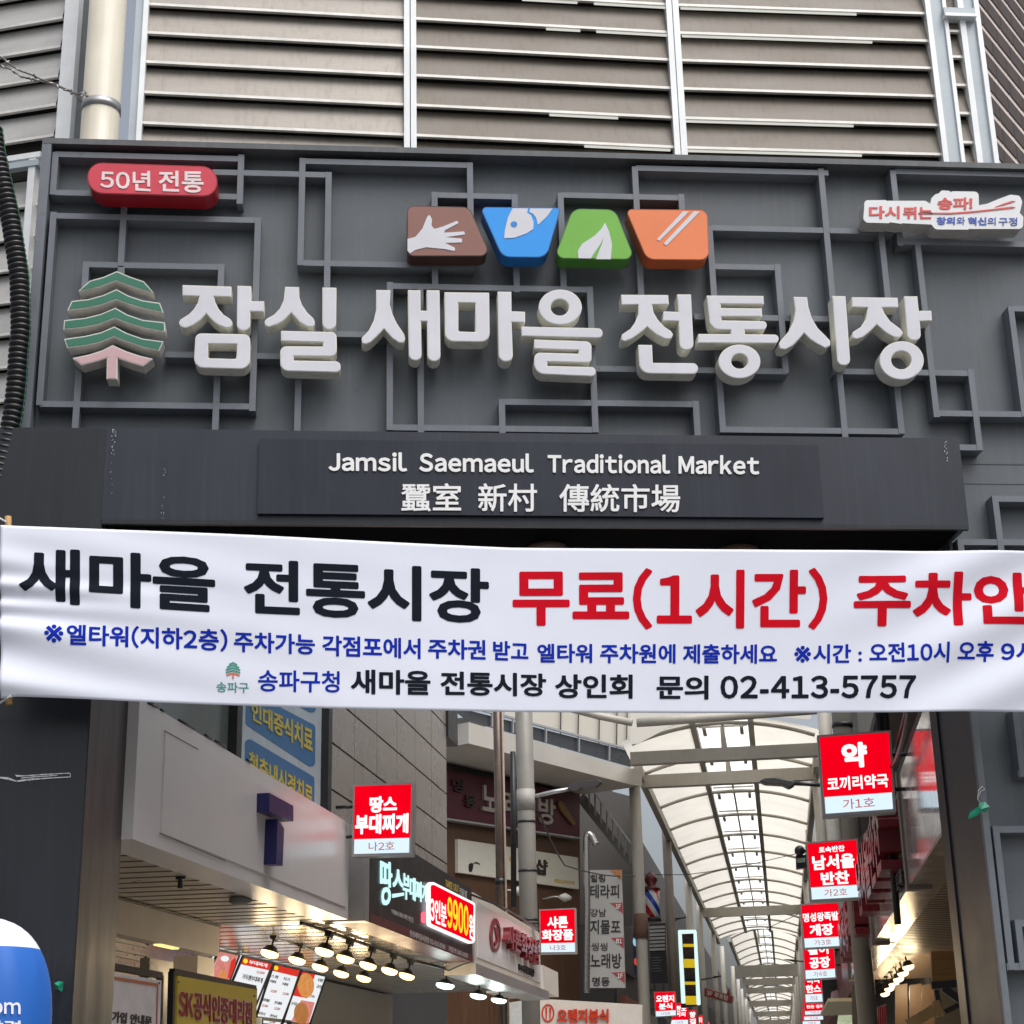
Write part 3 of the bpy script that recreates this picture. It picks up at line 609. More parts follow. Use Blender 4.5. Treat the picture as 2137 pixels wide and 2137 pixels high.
louvres('louvre_panel', PL3, 1418, 1968, zs, M_slat, lb, dz)
def post(px0, px1, py, pl, proud, m, name='post', z0=5.5, z1=10.1, back=.14):
    a, b = on((px0, py), pl), on((px1, py), pl); n = pl[1].normalized(); d = Vector((b.x-a.x, b.y-a.y, 0)); a.z = b.z = 0
    bm = bmesh.new(); prism(bm, [[Vector((e.x, e.y, z))+n*proud for e, z in ((a, z0), (b, z0), (b, z1), (a, z1))]], -n*(proud+back)); return mesh_obj(name, bm, m, lb)
M_tube = glow('fluorescent_tube', (.95, .95, .88), .72)
for x0, x1, y, pl in ((1090, 1205, 6, PL12), (1240, 1388, 13, PL12), (1140, 1211, 65, PL12), (1245, 1391, 71, PL12), (1421, 1787, 24, PL3), (1424, 1820, 83, PL3), (1147, 1290, 248, PL12), (1432, 1781, 259, PL3), (1220, 1399, 312, PL12), (1436, 1798, 318, PL3)):
    p2 = (pl[0]-pl[1].normalized()*.022, pl[1]); a, b = on((x0, y+4), p2), on((x1, y+4), p2); m_ = (a.z+b.z)/2; a.z = b.z = min(zs, key=lambda v: abs(v-m_))-.012
    obj1('light_tube', lambda bm: bar(bm, a, b, .008, .016), M_tube, lb)
post(843, 855, 310, PL12, .03, M_post); post(857, 869, 310, PL12, .027, M_post)
post(1407, 1419, 321, PL3, .03, M_post); post(1421, 1434, 321, PL3, .027, M_post)
post(285, 296, 287, PL12, .04, M_post); post(268, 285, 287, PL12, .015, M_postb)
post(1966, 1977, 331, PL3, .03, M_post); post(1977, 2003, 331, PL3, .012, M_postb); post(2003, 2011, 331, PL3, .032, M_post)
zshort = [on(D5(905, y), PL3).z for y in (1600, 1275, 960, 645)]; zshort = [zshort[0]-dz]+zshort+[zshort[-1]+dz*.93]
louvres('louvre_panel', PL3, 2008, 2040, zshort, M_slat, lb, dz, ref_y=331)
post(2036, 2048, 331, PL3, .03, M_post); post(2048, 2071, 331, PL3, .008, M_postb); post(2071, 2081, 331, PL3, .034, M_post)
a, b = on(D5(612, 130), PL3), on(D5(975, 250), PL3)
Bx('cross_bracket', (a.x, 11.14, b.z+.03), (b.x, 11.5, a.z), M_postb, lb); Bx('cross_bracket', (a.x, 11.12, b.z), (b.x, 11.5, b.z+.028), M_post, lb)
c = on(D5(700, 60), PL3); obj1('drain_stub', lambda bm: tube(bm, [(c.x, 11.27, a.z+.002), (c.x, 11.27, a.z+3)], .062, 20), mat('cream_pipe_far', (.5, .45, .37), .4), lb)
# left wing, turned away
wing = thing('louvre_wing', 'grey louvred wall turning away at the upper left behind the gate', 'building')
a18 = math.radians(18); PW = (on((150, 150), PY(11.4)), Vector((-math.sin(a18), -math.cos(a18), 0)))
zw = [on(D1(x, y), PW).z for x, y in ((165, 803), (170, 628), (175, 465), (180, 296), (190, 132))]; dw = (zw[-1]-zw[0])/4
zw2 = [zw[-1]+dw*(k+1) for k in range(2)]
louvres('louvre_panel', PW, -160, 122, zw+zw2, M_slatL, wing, dw)
zf = on(D1(130, 935), PW).z
louvres('louvre_panel', PW, -160, 90, [zf-.12-dw*(k+1) for k in range(-0, 13)], M_slatL, wing, dw, ref_y=500)
lbsave = lb; lb = wing
post(120, 150, 290, PW, .04, M_post, z0=zf-.1); post(150, 166, 290, PW, -.03, mat('post_dark_grey', (.13, .145, .16), .5), z0=zf-.2)
nW = PW[1]; e0, e1 = on((-160, 340), PW), on((90, 340), PW)
bm = bmesh.new()
bar(bm, Vector((e0.x, e0.y, zf+.02))+nW*.02, Vector((e1.x, e1.y, zf+.02))+nW*.02, .06, .045, Z_); mesh_obj('rail', bm, M_post, wing)
bm = bmesh.new(); bar(bm, Vector((e0.x, e0.y, zf-.06))+nW*.04, Vector((e1.x, e1.y, zf-.06))+nW*.04, .06, .05, Z_); mesh_obj('rail', bm, M_postb, wing)
post(67, 81, 360, PW, .06, M_post, z0=3, z1=zf-.02)
lb = lbsave
# drain pipe
pt = thing('drain_pipe', 'thick cream drain pipe with a metal band left of the louvres', 'pipe')
pc = on((211, 230), PY(11.05)); pr = .138
obj1('pipe', lambda bm: tube(bm, [(pc.x, 11.05, 3), (pc.x, 11.05, 10.1)], pr, 32), mat('cream_pipe', (.56, .52, .43), .35, 0, .08, 2, .3, (.36, .30, .2)), pt)
zc = on((211, 205), PY(10.9)).z
obj1('band', lambda bm: tube(bm, [(pc.x, 11.05, zc-.035), (pc.x, 11.05, zc+.035)], pr+.006, 32), mat('steel_band', (.36, .36, .36), .4, .6), pt)
# wire
t = thing('wire', 'twisted rusty wire with clips tied to the cream pipe', 'wire'); M_wire = mat('rusty_wire', (.12, .11, .105), .5, .5, .4, 40)
PWI = PY(10.88); W1 = [on(D1(*p), PWI) for p in ((-60, 290), (0, 325), (50, 365), (110, 405), (180, 430), (250, 462), (330, 490), (450, 545), (500, 535))]; W2 = [on(D1(*p), PWI) for p in ((-60, 350), (0, 378), (60, 400), (120, 440), (200, 460), (270, 478), (350, 505), (430, 540), (470, 590))]
obj1('strand', lambda bm: tube(bm, W1, .006, 6), M_wire, t); obj1('strand', lambda bm: tube(bm, W2, .005, 6), M_wire, t)
M_clip = mat('wire_clip', (.4, .38, .36), .4, .5, .5, 60)
for k in range(26):
    i = random.randrange(len(W1)-1); p = (W1 if k % 2 else W2)[i].lerp((W1 if k % 2 else W2)[i+1], random.random())
    d = Vector((random.uniform(-1, 1), random.uniform(-1, 1), random.uniform(-1, 1))).normalized()*.022
    obj1('clip', lambda bm: tube(bm, [p-d, p, p+d], [.004, .009, .004], 6), M_clip if k % 3 else M_wire, t)
for k in range(5):
    p = on(D1(485+random.uniform(-25, 25), 540+random.uniform(-15, 15)), PWI)
    obj1('clip', lambda bm: bmesh.ops.create_icosphere(bm, subdivisions=1, radius=.016, matrix=Matrix.Translation(p)), M_clip, t)
# corrugated hose
t = thing('corrugated_hose', 'black corrugated cable conduit hanging at the left edge of the gate', 'conduit')
hp = [on(p, PY(10.05)) for p in ((-14, 270), (-8, 320), (5, 377), (21, 450), (33, 526), (41, 580), (43.5, 690), (39, 730), (35, 800), (28, 860), (16, 920), (0, 975), (-14, 1040), (-24, 1150), (-30, 1400))]
pts = []; rr = []
for p, q in zip(hp, hp[1:]):
    n_ = max(2, int((q-p).length/.0065))
    for k in range(n_):
        pts.append(p.lerp(q, k/n_))
for _ in range(30): pts = [pts[0]]+[(pts[i-1]+pts[i]*2+pts[i+1])/4 for i in range(1, len(pts)-1)]+[pts[-1]]
rr = [.050+.014*(1 if (i % 6) in (1, 2, 3) else -.6) for i in range(len(pts))]
obj1('conduit', lambda bm: tube(bm, pts, rr, 20), mat('black_plastic', (.014, .014, .016), .38), t)
gc = [p+Vector((.062, -.02, 0)) for p in pts[::8]]
obj1('green_wire', lambda bm: tube(bm, gc, .0022, 5), mat('green_wire', (.01, .16, .06), .5), t)
# brick building at the upper right
t = thing('brick_building', 'dark brown brick building with pale ledges at the upper right corner', 'building')
ay = math.radians(41); PBk = (on((2075, 320), PY(12.6)), Vector((math.cos(ay), -math.sin(ay), 0))*-1)
PBk = (PBk[0], Vector((-math.cos(ay), math.sin(ay), 0)))
nB = PBk[1]
if nB.dot(EYE-PBk[0]) < 0: nB = -nB
dB = Vector((math.sin(ay), math.cos(ay), 0)); q0 = PBk[0]-dB*1.0
bm = bmesh.new(); prism(bm, [[Vector((q0.x, q0.y, z))+dB*u for u, z in ((0, 0), (9, 0), (9, 16), (0, 16))]], -nB*.2); mesh_obj('wall', bm, mat('pale_mortar_ledge', (.74, .64, .57), .6, 0, .12, 4), t)
bm = bmesh.new(); z = 6.0; hB = .235
while z < 14:
    u = random.uniform(-.2, 0)
    while u < 8:
        uu = u+.34
        c = [Vector((q0.x, q0.y, zz))+dB*max(x, 0)+nB*.010 for x, zz in ((u, z), (uu-.012, z), (uu-.012, z+hB*.70), (u, z+hB*.70))]
        prism(bm, [c], -nB*.009); u = uu
    z += hB
mesh_obj('brick_course', bm, mat('brown_brick', (.062, .046, .040), .7, 0, .25, 5, bump=.3), t)
# ================================================================ the alley: materials
M_white = mat('white_sign_panel', (.82, .785, .765), .26, 0, .03, 1.5, .025, (.5, .46, .43))
M_cream = mat('cream_panel', (.66, .60, .52), .5, 0, .06, 3, .1, (.4, .36, .3))
M_ceil = mat('ceiling_strip', (.50, .44, .35), .3, 0, .08, 4); M_gap = mat('ceiling_gap', (.10, .08, .06), .8)
M_gl = mat('gloss_ceiling_strip', (.50, .47, .44), .16, .25, .06, 4)
M_steel = mat('brushed_steel', (.42, .40, .38), .22, .85, .10, 3, stretch=(1, 1, 6)); M_alu = mat('aluminium', (.50, .50, .50), .35, .6, .08)
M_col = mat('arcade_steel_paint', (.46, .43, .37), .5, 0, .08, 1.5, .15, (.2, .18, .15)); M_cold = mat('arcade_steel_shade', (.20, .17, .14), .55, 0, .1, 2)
M_blk = mat('black_metal', (.015, .015, .016), .4); M_int = mat('interior_wall', (.16, .15, .145), .6, 0, .1, 1.5); M_intd = mat('interior_dark', (.035, .03, .028), .7, 0, .3, 2)
M_navy = mat('navy_logo', (.013, .013, .11), .4)
E_red = glow('lit_red', (1.0, .0, .012), .95, .14); E_wht = glow('lit_white', (.72, .88, 1.0), 1.08); E_let = glow('lit_letter', (1, .93, .95), 1.25); E_cyan = glow('lit_cyan', (.60, .95, .93), 1.15); E_yel = glow('lit_yellow', (1, .72, .03), 1.1)
M_dred = glow('thin_red_digits', (.62, .13, .12), .8)
def strips_ceiling(name, l0, l1, a0, a1, z, pitch, m, parent, th=.02, jw=.05):
    ABx('ceiling_backing', l0, l1, a0, a1, z+th, z+th+.03, M_gap, parent)
    ABx(name, l0, l1, a0, a1, z, z+th-.002, m, parent)
    bm = bmesh.new(); a = a0+pitch*.5
    while a < a1-.05:
        abox(bm, l0-.001, l1+.01, a, a+jw, z-.003, z+.004); a += pitch
    return mesh_obj('ceiling_joints', bm, M_gap, parent)
LL = -4.2
# ---------------------------------------------------------------- phone shop, nearest on the left
ph = thing('phone_shop', 'white shopfront with a navy logo, nearest on the left side of the alley', 'shop')
pa0, pa1 = alat(B1(777, 600), LL), alat((728, 1750), LL)
zb, zt = on(B1(850, 890), PL(LL)).z, on(B1(1500, 462), PL(LL)).z
ABx('fascia', LL, LL-.33, pa0, pa1, zb, zt, M_white, ph)
g0 = alat(B1(935, 500), LL); gz1 = on(B1(945, 232), PL(LL)).z; gz0 = on(B1(918, 822), PL(LL)).z
ABx('fascia_panel', LL+.012, LL+.001, g0, pa1-.12, gz0, gz1, M_white, ph)
for k, (x0, y0, x1, y1) in enumerate(((852, 74, 905, 100), (925, 112, 945, 122), (1030, 172, 1120, 222), (1180, 258, 1215, 278), (1240, 292, 1300, 326), (1420, 400, 1445, 414))):
    obj1('sealant', lambda bm: tube(bm, [on(B1(x0, y0), PL(LL+.003)), on(B1(x1, y1), PL(LL+.003))], .009, 6), M_blk, ph)
for x0, y0, x1, y1 in ((948, 235, 1140, 340), (920, 824, 1300, 985)):
    obj1('panel_seam', lambda bm: tube(bm, [on(B1(x0, y0), PL(LL+.013)), on(B1(x1, y1), PL(LL+.013))], .0035, 6), mat('seam_grey', (.16, .14, .13), .8), ph)
LG = LL+.12
slab('logo', B1, [(1552, 592), (1690, 667), (1690, 757), (1550, 700)], PL(LG), .11, M_navy, ph)
slab('logo', B1, [(1600, 742), (1637, 798), (1628, 1013), (1590, 1003)], PL(LG), .11, M_navy, ph)
ZC = zb+.02
strips_ceiling('ceiling', LL-.335, -7.2, pa0-1.2, 17.2, ZC, .32, M_ceil, ph)
LBk = -5.6; hz0 = on(B1(980, 1470), PL(LBk)).z
ABx('bulkhead', LBk, LBk-.12, pa0-1.3, 17.05, hz0, ZC-.004, M_cream, ph)
ABx('bulkhead_trim', LBk+.008, LBk-.05, pa0-1.3, 17.05, ZC-.03, ZC-.006, M_blk, ph)
q0, q1 = on(B1(1165, 1560), PL(-5.7)), on(B1(1262, 1560), PL(-5.7))
ABx('lit_column', -5.75, -6.0, q0.dot(A_), q1.dot(A_), 0, hz0-.002, M_cream, ph)
ABx('back_wall', -7.4, -7.6, 9.5, 17.1, 0, ZC+.5, M_int, ph); ABx('side_wall', -5.5, -7.4, 9.4, 9.5, 0, ZC+.5, M_int, ph)
ABx('dark_partition', -6.2, -6.3, alat(B1(860, 1600), -6.2), alat(B1(1160, 1600), -6.2), 0, hz0-.02, mat('slate_partition', (.085, .085, .09), .4), ph)
for k in range(2):
    y = (1480, 1560)[k]; w_ = (850, 840)[k]
    bm = bmesh.new(); pl = PL(-6.6); c0, c1 = on(B1(560, y-90), pl), on(B1(w_, y), pl)
    for p, q in ((c0, Vector((c1.x, c1.y, c0.z))), (Vector((c1.x, c1.y, c0.z)), c1), (c1, Vector((c0.x, c0.y, c1.z)))): bar(bm, p, q, .03, .03)
    mesh_obj('wall_frame', bm, M_blk, ph)
cfix = on(B1(1040, 1075), PZ(ZC)); obj1('sprinkler', lambda bm: tube(bm, [cfix, cfix-Z_*.02, cfix-Z_*.022, cfix-Z_*.09], [.04, .04, .018, .022], 12), M_blk, ph)
cfix2 = on(B1(1385, 1190), PZ(ZC)); obj1('smoke_detector', lambda bm: tube(bm, [cfix2, cfix2-Z_*.05, cfix2-Z_*.07], [.10, .10, .05], 16), mat('detector_grey', (.22, .21, .2), .5), ph)
ABx('downlight', LBk-.02, LBk-.09, 15.4, 15.9, hz0-.014, hz0-.002, glow('warm_slot', (1, .62, .2), 2.0), ph)
for a_d, l_d in ((12.2, -6.5), (13.9, -6.5), (15.6, -6.5), (17.0, -6.6)):
    obj1('downlight', lambda bm: tube(bm, [AL(l_d, a_d, ZC-.004), AL(l_d, a_d, ZC-.03)], .11, 16), glow('warm_downlight', (1, .74, .45), 30.0), ph)
# ---------------------------------------------------------------- stew shop (menu boards, lamps)
st = thing('stew_shop', 'lamp-lit open shopfront behind the black signboard on the left', 'shop')
sa0, sa1 = 17.15, 4.12/.1757
zs0, zs1 = 3.25, 4.235
strips_ceiling('ceiling', LL-.26, -8.4, 17.3, 31.0, ZC+.012, .46, M_gl, st)
ABx('maroon_strip', -7.0, -7.1, 17.3, 24, ZC-.42, ZC, mat('maroon_band', (.10, .012, .014), .3), st)
ABx('back_wall', -8.4, -8.6, 17.1, 31, 0, ZC+.4, M_cream, st)
ABx('shutter_box', -6.9, -7.3, 22.0, 31, 2.55, ZC-.02, mat('grey_beige_box', (.24, .22, .19), .5, 0, .12, 2), st)
ABx('partition', -7.42, -8.4, 17.12, 17.2, 0, ZC+.3, M_cream, st)
for k in range(6):
    a = 22.2+k*1.45; ABx('window_mullion', -6.7, -6.76, a, a+.07, 0, 2.55, M_blk if k % 2 else mat('white_mullion', (.6, .62, .58), .4), st)
ABx('window_glass', -6.78, -6.8, 20.3, 22.6, 0, 2.55, glass('shop_glass', (.05, .06, .06)), st)
ABx('door_panel', -6.78, -6.82, 22.7, 30.5, 0, 2.5, mat('pale_green_panel', (.33, .32, .22), .4, 0, .1, 1), st)
# signboard
PS_ = PL(-4.10); sg = thing('shop_signboard', 'long black signboard with glowing pale blue handwriting over the stew shop', 'shop sign')
M_sblk = mat('black_gloss_board', (.010, .008, .009), .4, 0, .2, 2); M_smar = mat('maroon_strip', (.105, .010, .016), .4)
ABx('end_cap', -4.112, LL-.24, sa0, sa0+.012, zs0, zs1, M_alu, sg)
zq = on(B2(308, 1215), PS_).z
ABx('board', -4.10, LL-.24, sa0+.2, sa1, zq, zs1, M_sblk, sg); ABx('lower_strip', -4.097, LL-.24, sa0+.2, sa1+.002, zs0, zq-.002, M_smar, sg)
ABx('edge_frame', -4.105, LL-.24, sa0+.012, sa0+.198, zs0, zs1, M_alu, sg)
ABx('edge_frame', -4.11, LL-.24, sa1+.004, sa1+.22, zs0-.01, zs1-.35, M_alu, sg)
lettering('lettering', '땅스', B2, [(395, 905), (528, 985), (528, 1150), (395, 1195)], PS_, E_cyan, sg, bold=.012, th=.012)
lettering('lettering', '부대찌개', B2, [(526, 990), (665, 1072), (665, 1172), (526, 1150)], PS_, E_cyan, sg, bold=.012, th=.012)
M_gold = mat('gold_ink', (.55, .38, .06), .5); M_grey = mat('grey_ink', (.5, .48, .46), .5)
lettering('lettering', 'TAKE OUT', B2, [(770, 1035), (848, 1072), (848, 1115), (770, 1075)], PS_, M_gold, sg, bold=.012)
lettering('lettering', '전문점', B2, [(852, 1080), (893, 1103), (893, 1145), (852, 1120)], PS_, M_grey, sg, bold=.012)
lettering('lettering', '부대찌개 테이크아웃 전문점', B2, [(460, 1205), (585, 1256), (585, 1286), (460, 1234)], PS_, M_grey, sg, bold=.01)
lettering('lettering', '잠실새마을시장점 02-416-8599', B2, [(565, 1325), (770, 1410), (770, 1444), (565, 1362)], PL(-4.097), M_grey, sg, bold=.012)
lettering('lettering', '가맹문의 1661-8599', B2, [(788, 1416), (900, 1462), (900, 1492), (788, 1450)], PL(-4.097), M_grey, sg, bold=.012)
slab('pepper_mark', B2, [(640, 1230, 8), (655, 1215, 8), (662, 1250, 10), (655, 1290, 8), (640, 1280, 8)], PL(-4.08), .02, glow('lit_pink', (1, .18, .25), 1.1), sg)
# price sign
PPR = PL(-4.05); pr_ = thing('price_sign', 'glowing red price sign with yellow 9900 on the black signboard', 'price sign')
slab('light_frame', B2, [(676, 1037, 22), (944, 1172, 22), (942, 1417, 22), (678, 1302, 22)], PPR, .035, E_let, pr_)
slab('red_face', B2, [(688, 1058, 14), (934, 1182, 14), (932, 1398, 14), (689, 1290, 14)], PL(-4.044), .004, E_red, pr_)
lettering('lettering', '3인분', B2, [(684, 1128), (777, 1180), (777, 1312), (684, 1276)], PL(-4.044), E_let, pr_, bold=.02, th=.004)
lettering('lettering', '9900', B2, [(783, 1130), (903, 1190), (903, 1366), (783, 1310)], PL(-4.044), E_yel, pr_, bold=.02, th=.004)
lettering('lettering', '원', B2, [(907, 1228), (936, 1244), (934, 1390), (907, 1370)], PL(-4.044), E_let, pr_, bold=.02, th=.004)
# ---------------------------------------------------------------- cosmetics signboard
PCO = PL(-4.12); co = thing('cosmetics_signboard', 'pale signboard with dark red ring logo and letters beyond the black signboard', 'shop sign')
ca0, ca1 = sa1+.23, 4.12/.1350
zc0, zc1 = on(B2(1120, 1590), PCO).z, on(B2(1100, 1213), PCO).z
ABx('board', -4.12, -4.5, ca0, ca1, zc0, zc1, M_cream, co)
ABx('board_panel', -4.108, -4.119, ca0+.25, ca1-.1, zc0+.10, zc1-.10, M_white, co)
ABx('gutter', -4.06, -4.5, ca0-.2, ca1+.6, zc0-.16, zc0-.01, M_alu, co)
ABx('corner_box', -4.16, -5.2, ca1+.61, alat(B2(1420, 1580), -4.16), on(B2(1420, 1712), PL(-4.16)).z, zc0+.45, M_cream, co)
M_crim = mat('dark_red_letter', (.20, .012, .018), .35)
PCL = PL(-4.09)
slab('ring_logo', B2, ell(1061, 1357, 31, 98, 30), PCL, .03, M_crim, co, holes=[ell(1065, 1362, 20, 72, 24)]); slab('ring_logo', B2, [(1056, 1310), (1080, 1316), (1076, 1395), (1060, 1420), (1056, 1400), (1068, 1380)], PCL, .03, M_crim, co)
lettering('lettering', '샤론화장품', B2, [(1095, 1296), (1282, 1392), (1282, 1534), (1095, 1420)], PL(-4.108), M_crim, co, bold=.03, th=.10)
lettering('lettering', 'LG생활건강', B2, [(1190, 1518), (1276, 1555), (1276, 1600), (1190, 1560)], PL(-4.108), M_blk, co, bold=.03, th=.03)
# ---------------------------------------------------------------- projecting lightbox signs
GRP = 'red and white numbered lightbox signs along the alley'
def proj_sign(kk, q, al, label, lines, num, small=False, th=.16, wl=None):
    """q TL TR BR BL pixel corners of its lit face; lines: (text, u0, v0, u1, v1) in fractions of the face"""
    t = thing('lightbox_sign', label, 'lightbox sign', GRP); pl = PA(al)
    P = [on(kk(*p), pl) for p in q]
    def at(u, v, off=0): return (P[0]*(1-u)+P[1]*u)*(1-v) + (P[3]*(1-u)+P[2]*u)*v - A_*off
    def face(name, u0, v0, u1, v1, off, tk, m):
        bm = bmesh.new(); prism(bm, [[at(u, v, off) for u, v in ((u0, v0), (u1, v0), (u1, v1), (u0, v1))]], A_*tk); return mesh_obj(name, bm, m, t)
    face('case', -.035, -.03, 1.035, 1.03, 0, th, M_alu)
    s_ = .775
    face('red_face', 0, 0, 1, s_, .006, .005, E_red); face('number_panel', 0.01, s_+.005, .99, .99, .006, .005, E_wht)
    for tx, u0, v0, u1, v1, *bd in lines:
        bm = bmesh.new(); put_text(bm, tx, [at(u, v, .0065) for u, v in ((u0, v0), (u1, v0), (u1, v1), (u0, v1))], bd[0] if bd else .04, .003); mesh_obj('lettering', bm, E_let, t)
    bm = bmesh.new(); put_text(bm, num, [at(u, v, .0065) for u, v in ((.27, s_+.05), (.73, s_+.05), (.73, .955), (.27, .955))], .004, .003); mesh_obj('lettering', bm, M_dred, t)
    if wl is not None:
        c = at(1 if wl > 0 else 0, .5)+A_*.08; bm = bmesh.new(); e = c+N_*(.35*wl)
        for z in (.15, -.15): tube(bm, [c+Z_*z, e+Z_*z], .018, 8)
        mesh_obj('bracket', bm, M_blk, t)
    return t
proj_sign(B4, [(315, 225), (725, 196), (756, 655), (348, 684)], 14.87, 'largest red lightbox sign on the right, with one big syllable above a pharmacy name', [('약', .30, .10, .67, .43, .05), ('코끼리약국', .06, .53, .95, .71, .03)], '가1호', wl=.7)
proj_sign(B4, [(243, 860), (533, 836), (562, 1178), (267, 1194)], 21.85, 'second red lightbox sign on the right, with three lines of white writing', [('토속반찬', .22, .07, .75, .18, .03), ('남서울', .07, .22, .93, .48, .04), ('반찬', .22, .52, .80, .75, .04)], '가2호', wl=.7)
proj_sign(B4, [(206, 1225), (424, 1210), (448, 1468), (226, 1480)], 29.7, 'third red lightbox sign on the right, with a five syllable top line', [('명성왕족발', .02, .19, .98, .40, .03), ('게장', .17, .46, .82, .73, .04)], '가3호', wl=.7)
proj_sign(B4, [(216, 1428), (394, 1416), (411, 1655), (232, 1666)], 36.6, 'fourth red lightbox sign on the right, its top line hidden by the sign before it', [('활어', .14, .16, .82, .40, .04), ('공장', .16, .46, .85, .74, .04)], '가4호', wl=.7)
proj_sign(B4, [(218, 1590), (318, 1583), (334, 1800), (233, 1804)], 46, 'fifth red lightbox sign on the right, half hidden below the fourth', [('바다', .18, .30, .95, .48, .04), ('한스', .06, .52, .95, .74, .04)], '가5호', wl=.7)
proj_sign(B7, [(1405, 960), (1585, 952), (1602, 1100), (1418, 1108)], 55, 'sixth red lightbox sign on the right, under the half hidden one', [('한돈 정육', .10, .42, .95, .62, .03)], '가6호')
proj_sign(B7, [(1396, 1010), (1565, 1003), (1585, 1150), (1408, 1157)], 63, 'seventh lightbox sign on the right, only its white panel clear', [('수산', .2, .2, .8, .6, .04)], '가7호')
proj_sign(B7, [(1385, 1050), (1550, 1045), (1566, 1194), (1396, 1200)], 71, 'lowest lightbox sign of the right row, at the bottom edge', [('떡집', .2, .2, .8, .6, .04)], '가8호')
proj_sign(B2, [(250, 500), (575, 488), (565, 885), (243, 893)], 16.6, 'large red lightbox sign on the left between the white fascia and the tiled wall', [('땅스', .27, .16, .76, .40, .045), ('부대찌개', .02, .42, .97, .71, .045)], '나2호', wl=-.6)
proj_sign(B2, [(1318, 1215), (1515, 1207), (1520, 1455), (1322, 1458)], 29.5, 'red lightbox sign on the left at the end of the pale cosmetics signboard', [('샤론', .20, .15, .80, .43, .04), ('화장품', .04, .46, .95, .72, .04)], '나3호', wl=-.6)
proj_sign(B7, [(68, 905), (250, 902), (262, 1113), (80, 1124)], 56.8, 'small red lightbox sign on the left beside the cream snack bar board', [('오렌지', .06, .12, .95, .42, .04), ('분식', .18, .46, .84, .72, .04)], '나5호', wl=-.6)
proj_sign(B7, [(255, 1003), (366, 1000), (370, 1195), (212, 1198)], 63.5, 'small red lightbox sign on the left at the bottom, below the lit photo column', [('한노', .1, .12, .9, .40, .04), ('커피', .18, .42, .84, .62, .04)], '나6호')
proj_sign(B7, [(374, 1068), (440, 1065), (446, 1230), (376, 1234)], 72, 'tiny red lightbox sign on the left with one syllable above another', [('향', .12, .08, .9, .40, .04), ('집', .12, .45, .9, .75, .04)], '나7호')
proj_sign(B7, [(448, 1112), (500, 1110), (508, 1240), (450, 1243)], 81, 'tiny red lightbox sign on the left under the red roof-top arrow sign', [('바다', .08, .12, .9, .55, .04)], '나8호')
proj_sign(B7, [(508, 1168), (560, 1166), (566, 1270), (510, 1274)], 92, 'tiniest red lightbox sign on the left, just showing at the bottom edge', [('분식', .1, .15, .9, .55, .04)], '나9호')
# ---------------------------------------------------------------- tiled building above the left shops
tb = thing('tiled_building', 'grey stone-tiled building with blue clinic posters in its window on the left', 'building')
LT = -4.36; ta0, ta1 = 4.36/.2625, 4.36/.1893
M_tile = mat('stone_tile', (.30, .265, .235), .28, 0, .10, 1.2, .12, (.2, .18, .16)); M_tgap = mat('tile_joint', (.06, .055, .05), .9)
ABx('wall', LT-.03, LT-6, ta0, ta1, 3.3, 7.48, M_tgap, tb)
bm = bmesh.new(); z = 4.05; hh = .48; rw = 0
while z < 7:
    a = ta0; aw = (ta1-ta0)/6
    for k in range(6): abox(bm, LT, LT-.028, a+k*aw+.012, a+(k+1)*aw-.012, z+.012, z+hh-.012)
    z += hh
mesh_obj('tile_cladding', bm, M_tile, tb)
ABx('corner_strip', LT+.03, LT-6, ta1+.01, ta1+.75, 6.3, 7.5, M_blk, tb)
ABx('window_glass', LT-.05, LT-.09, 11.7, ta0-.3, 3.9, 6.3, glass('grey_green_glass', (.13, .155, .15), .12), tb)
ABx('building_core', LT-.5, -9, 11.9, ta0-.02, 3.7, 6.3, M_intd, tb)
for x in (1357, 1886):
    a = alat(B1(x, 350), LT); ABx('mullion', LT+.03, LT-.12, a-.07, a+.07, 3.9, 6.3, M_blk, tb)
PT = PL(LT-.045); M_pos = mat('poster_blue', (.035, .15, .33), .5, 0, .05); M_pyl = mat('poster_yellow', (.50, .42, .06), .5)
for qq, tx, tq in (([(1418, -160, 25), (1820, 42, 25), (1820, 145, 25), (1418, -60, 25)], None, None), ([(1418, -5, 25), (1817, 205, 25), (1815, 462, 25), (1416, 198, 25)], '인대증식치료', [(1447, 65), (1800, 222), (1800, 372), (1447, 172)]), ([(1412, 265, 25), (1812, 502, 25), (1810, 760, 25), (1410, 470, 25)], '척추내시경치료', [(1432, 345), (1800, 552), (1800, 680), (1432, 455)])):
    pp = slab('poster', B1, qq, PT, .003, M_pos, tb)
    if tx: lettering('lettering', tx, B1, tq, PT, M_pyl, pp, bold=.03)
slab('poster_band', B1, [(1375, -200), (1862, 60), (1862, 900), (1375, 640)], PL(LT-.0475), .002, mat('poster_pale', (.42, .50, .55), .5), tb)
# ---------------------------------------------------------------- slanting corner building beyond the side street
yo = math.radians(43.5); dO = Vector((math.sin(yo), math.cos(yo), 0)); nO = Vector((math.cos(yo), -math.sin(yo), 0))
POB = (AL(-3.75, 49.6, 0), nO); POW = (AL(-5.6, 50.5, 0), nO)
if nO.dot(EYE-POB[0]) < 0: nO = -nO; POB = (POB[0], nO); POW = (POW[0], nO)
dep = (POB[0]-POW[0]).dot(nO)
cb = thing('corner_building', 'brown boarded corner building with a white balcony and railing set at a slant', 'building')
M_balc = mat('white_balcony', (.50, .47, .42), .55, 0, .06, 1, .12, (.35, .3, .25)); M_wood = mat('brown_boards', (.085, .042, .022), .5, 0, .25, 3, stretch=(3, 3, .2))
slab('balcony', B2, [(905, 130), (1850, 400), (1905, 385), (1905, 497), (1850, 492), (905, 252)], POB, max(dep, .8), M_balc, cb)
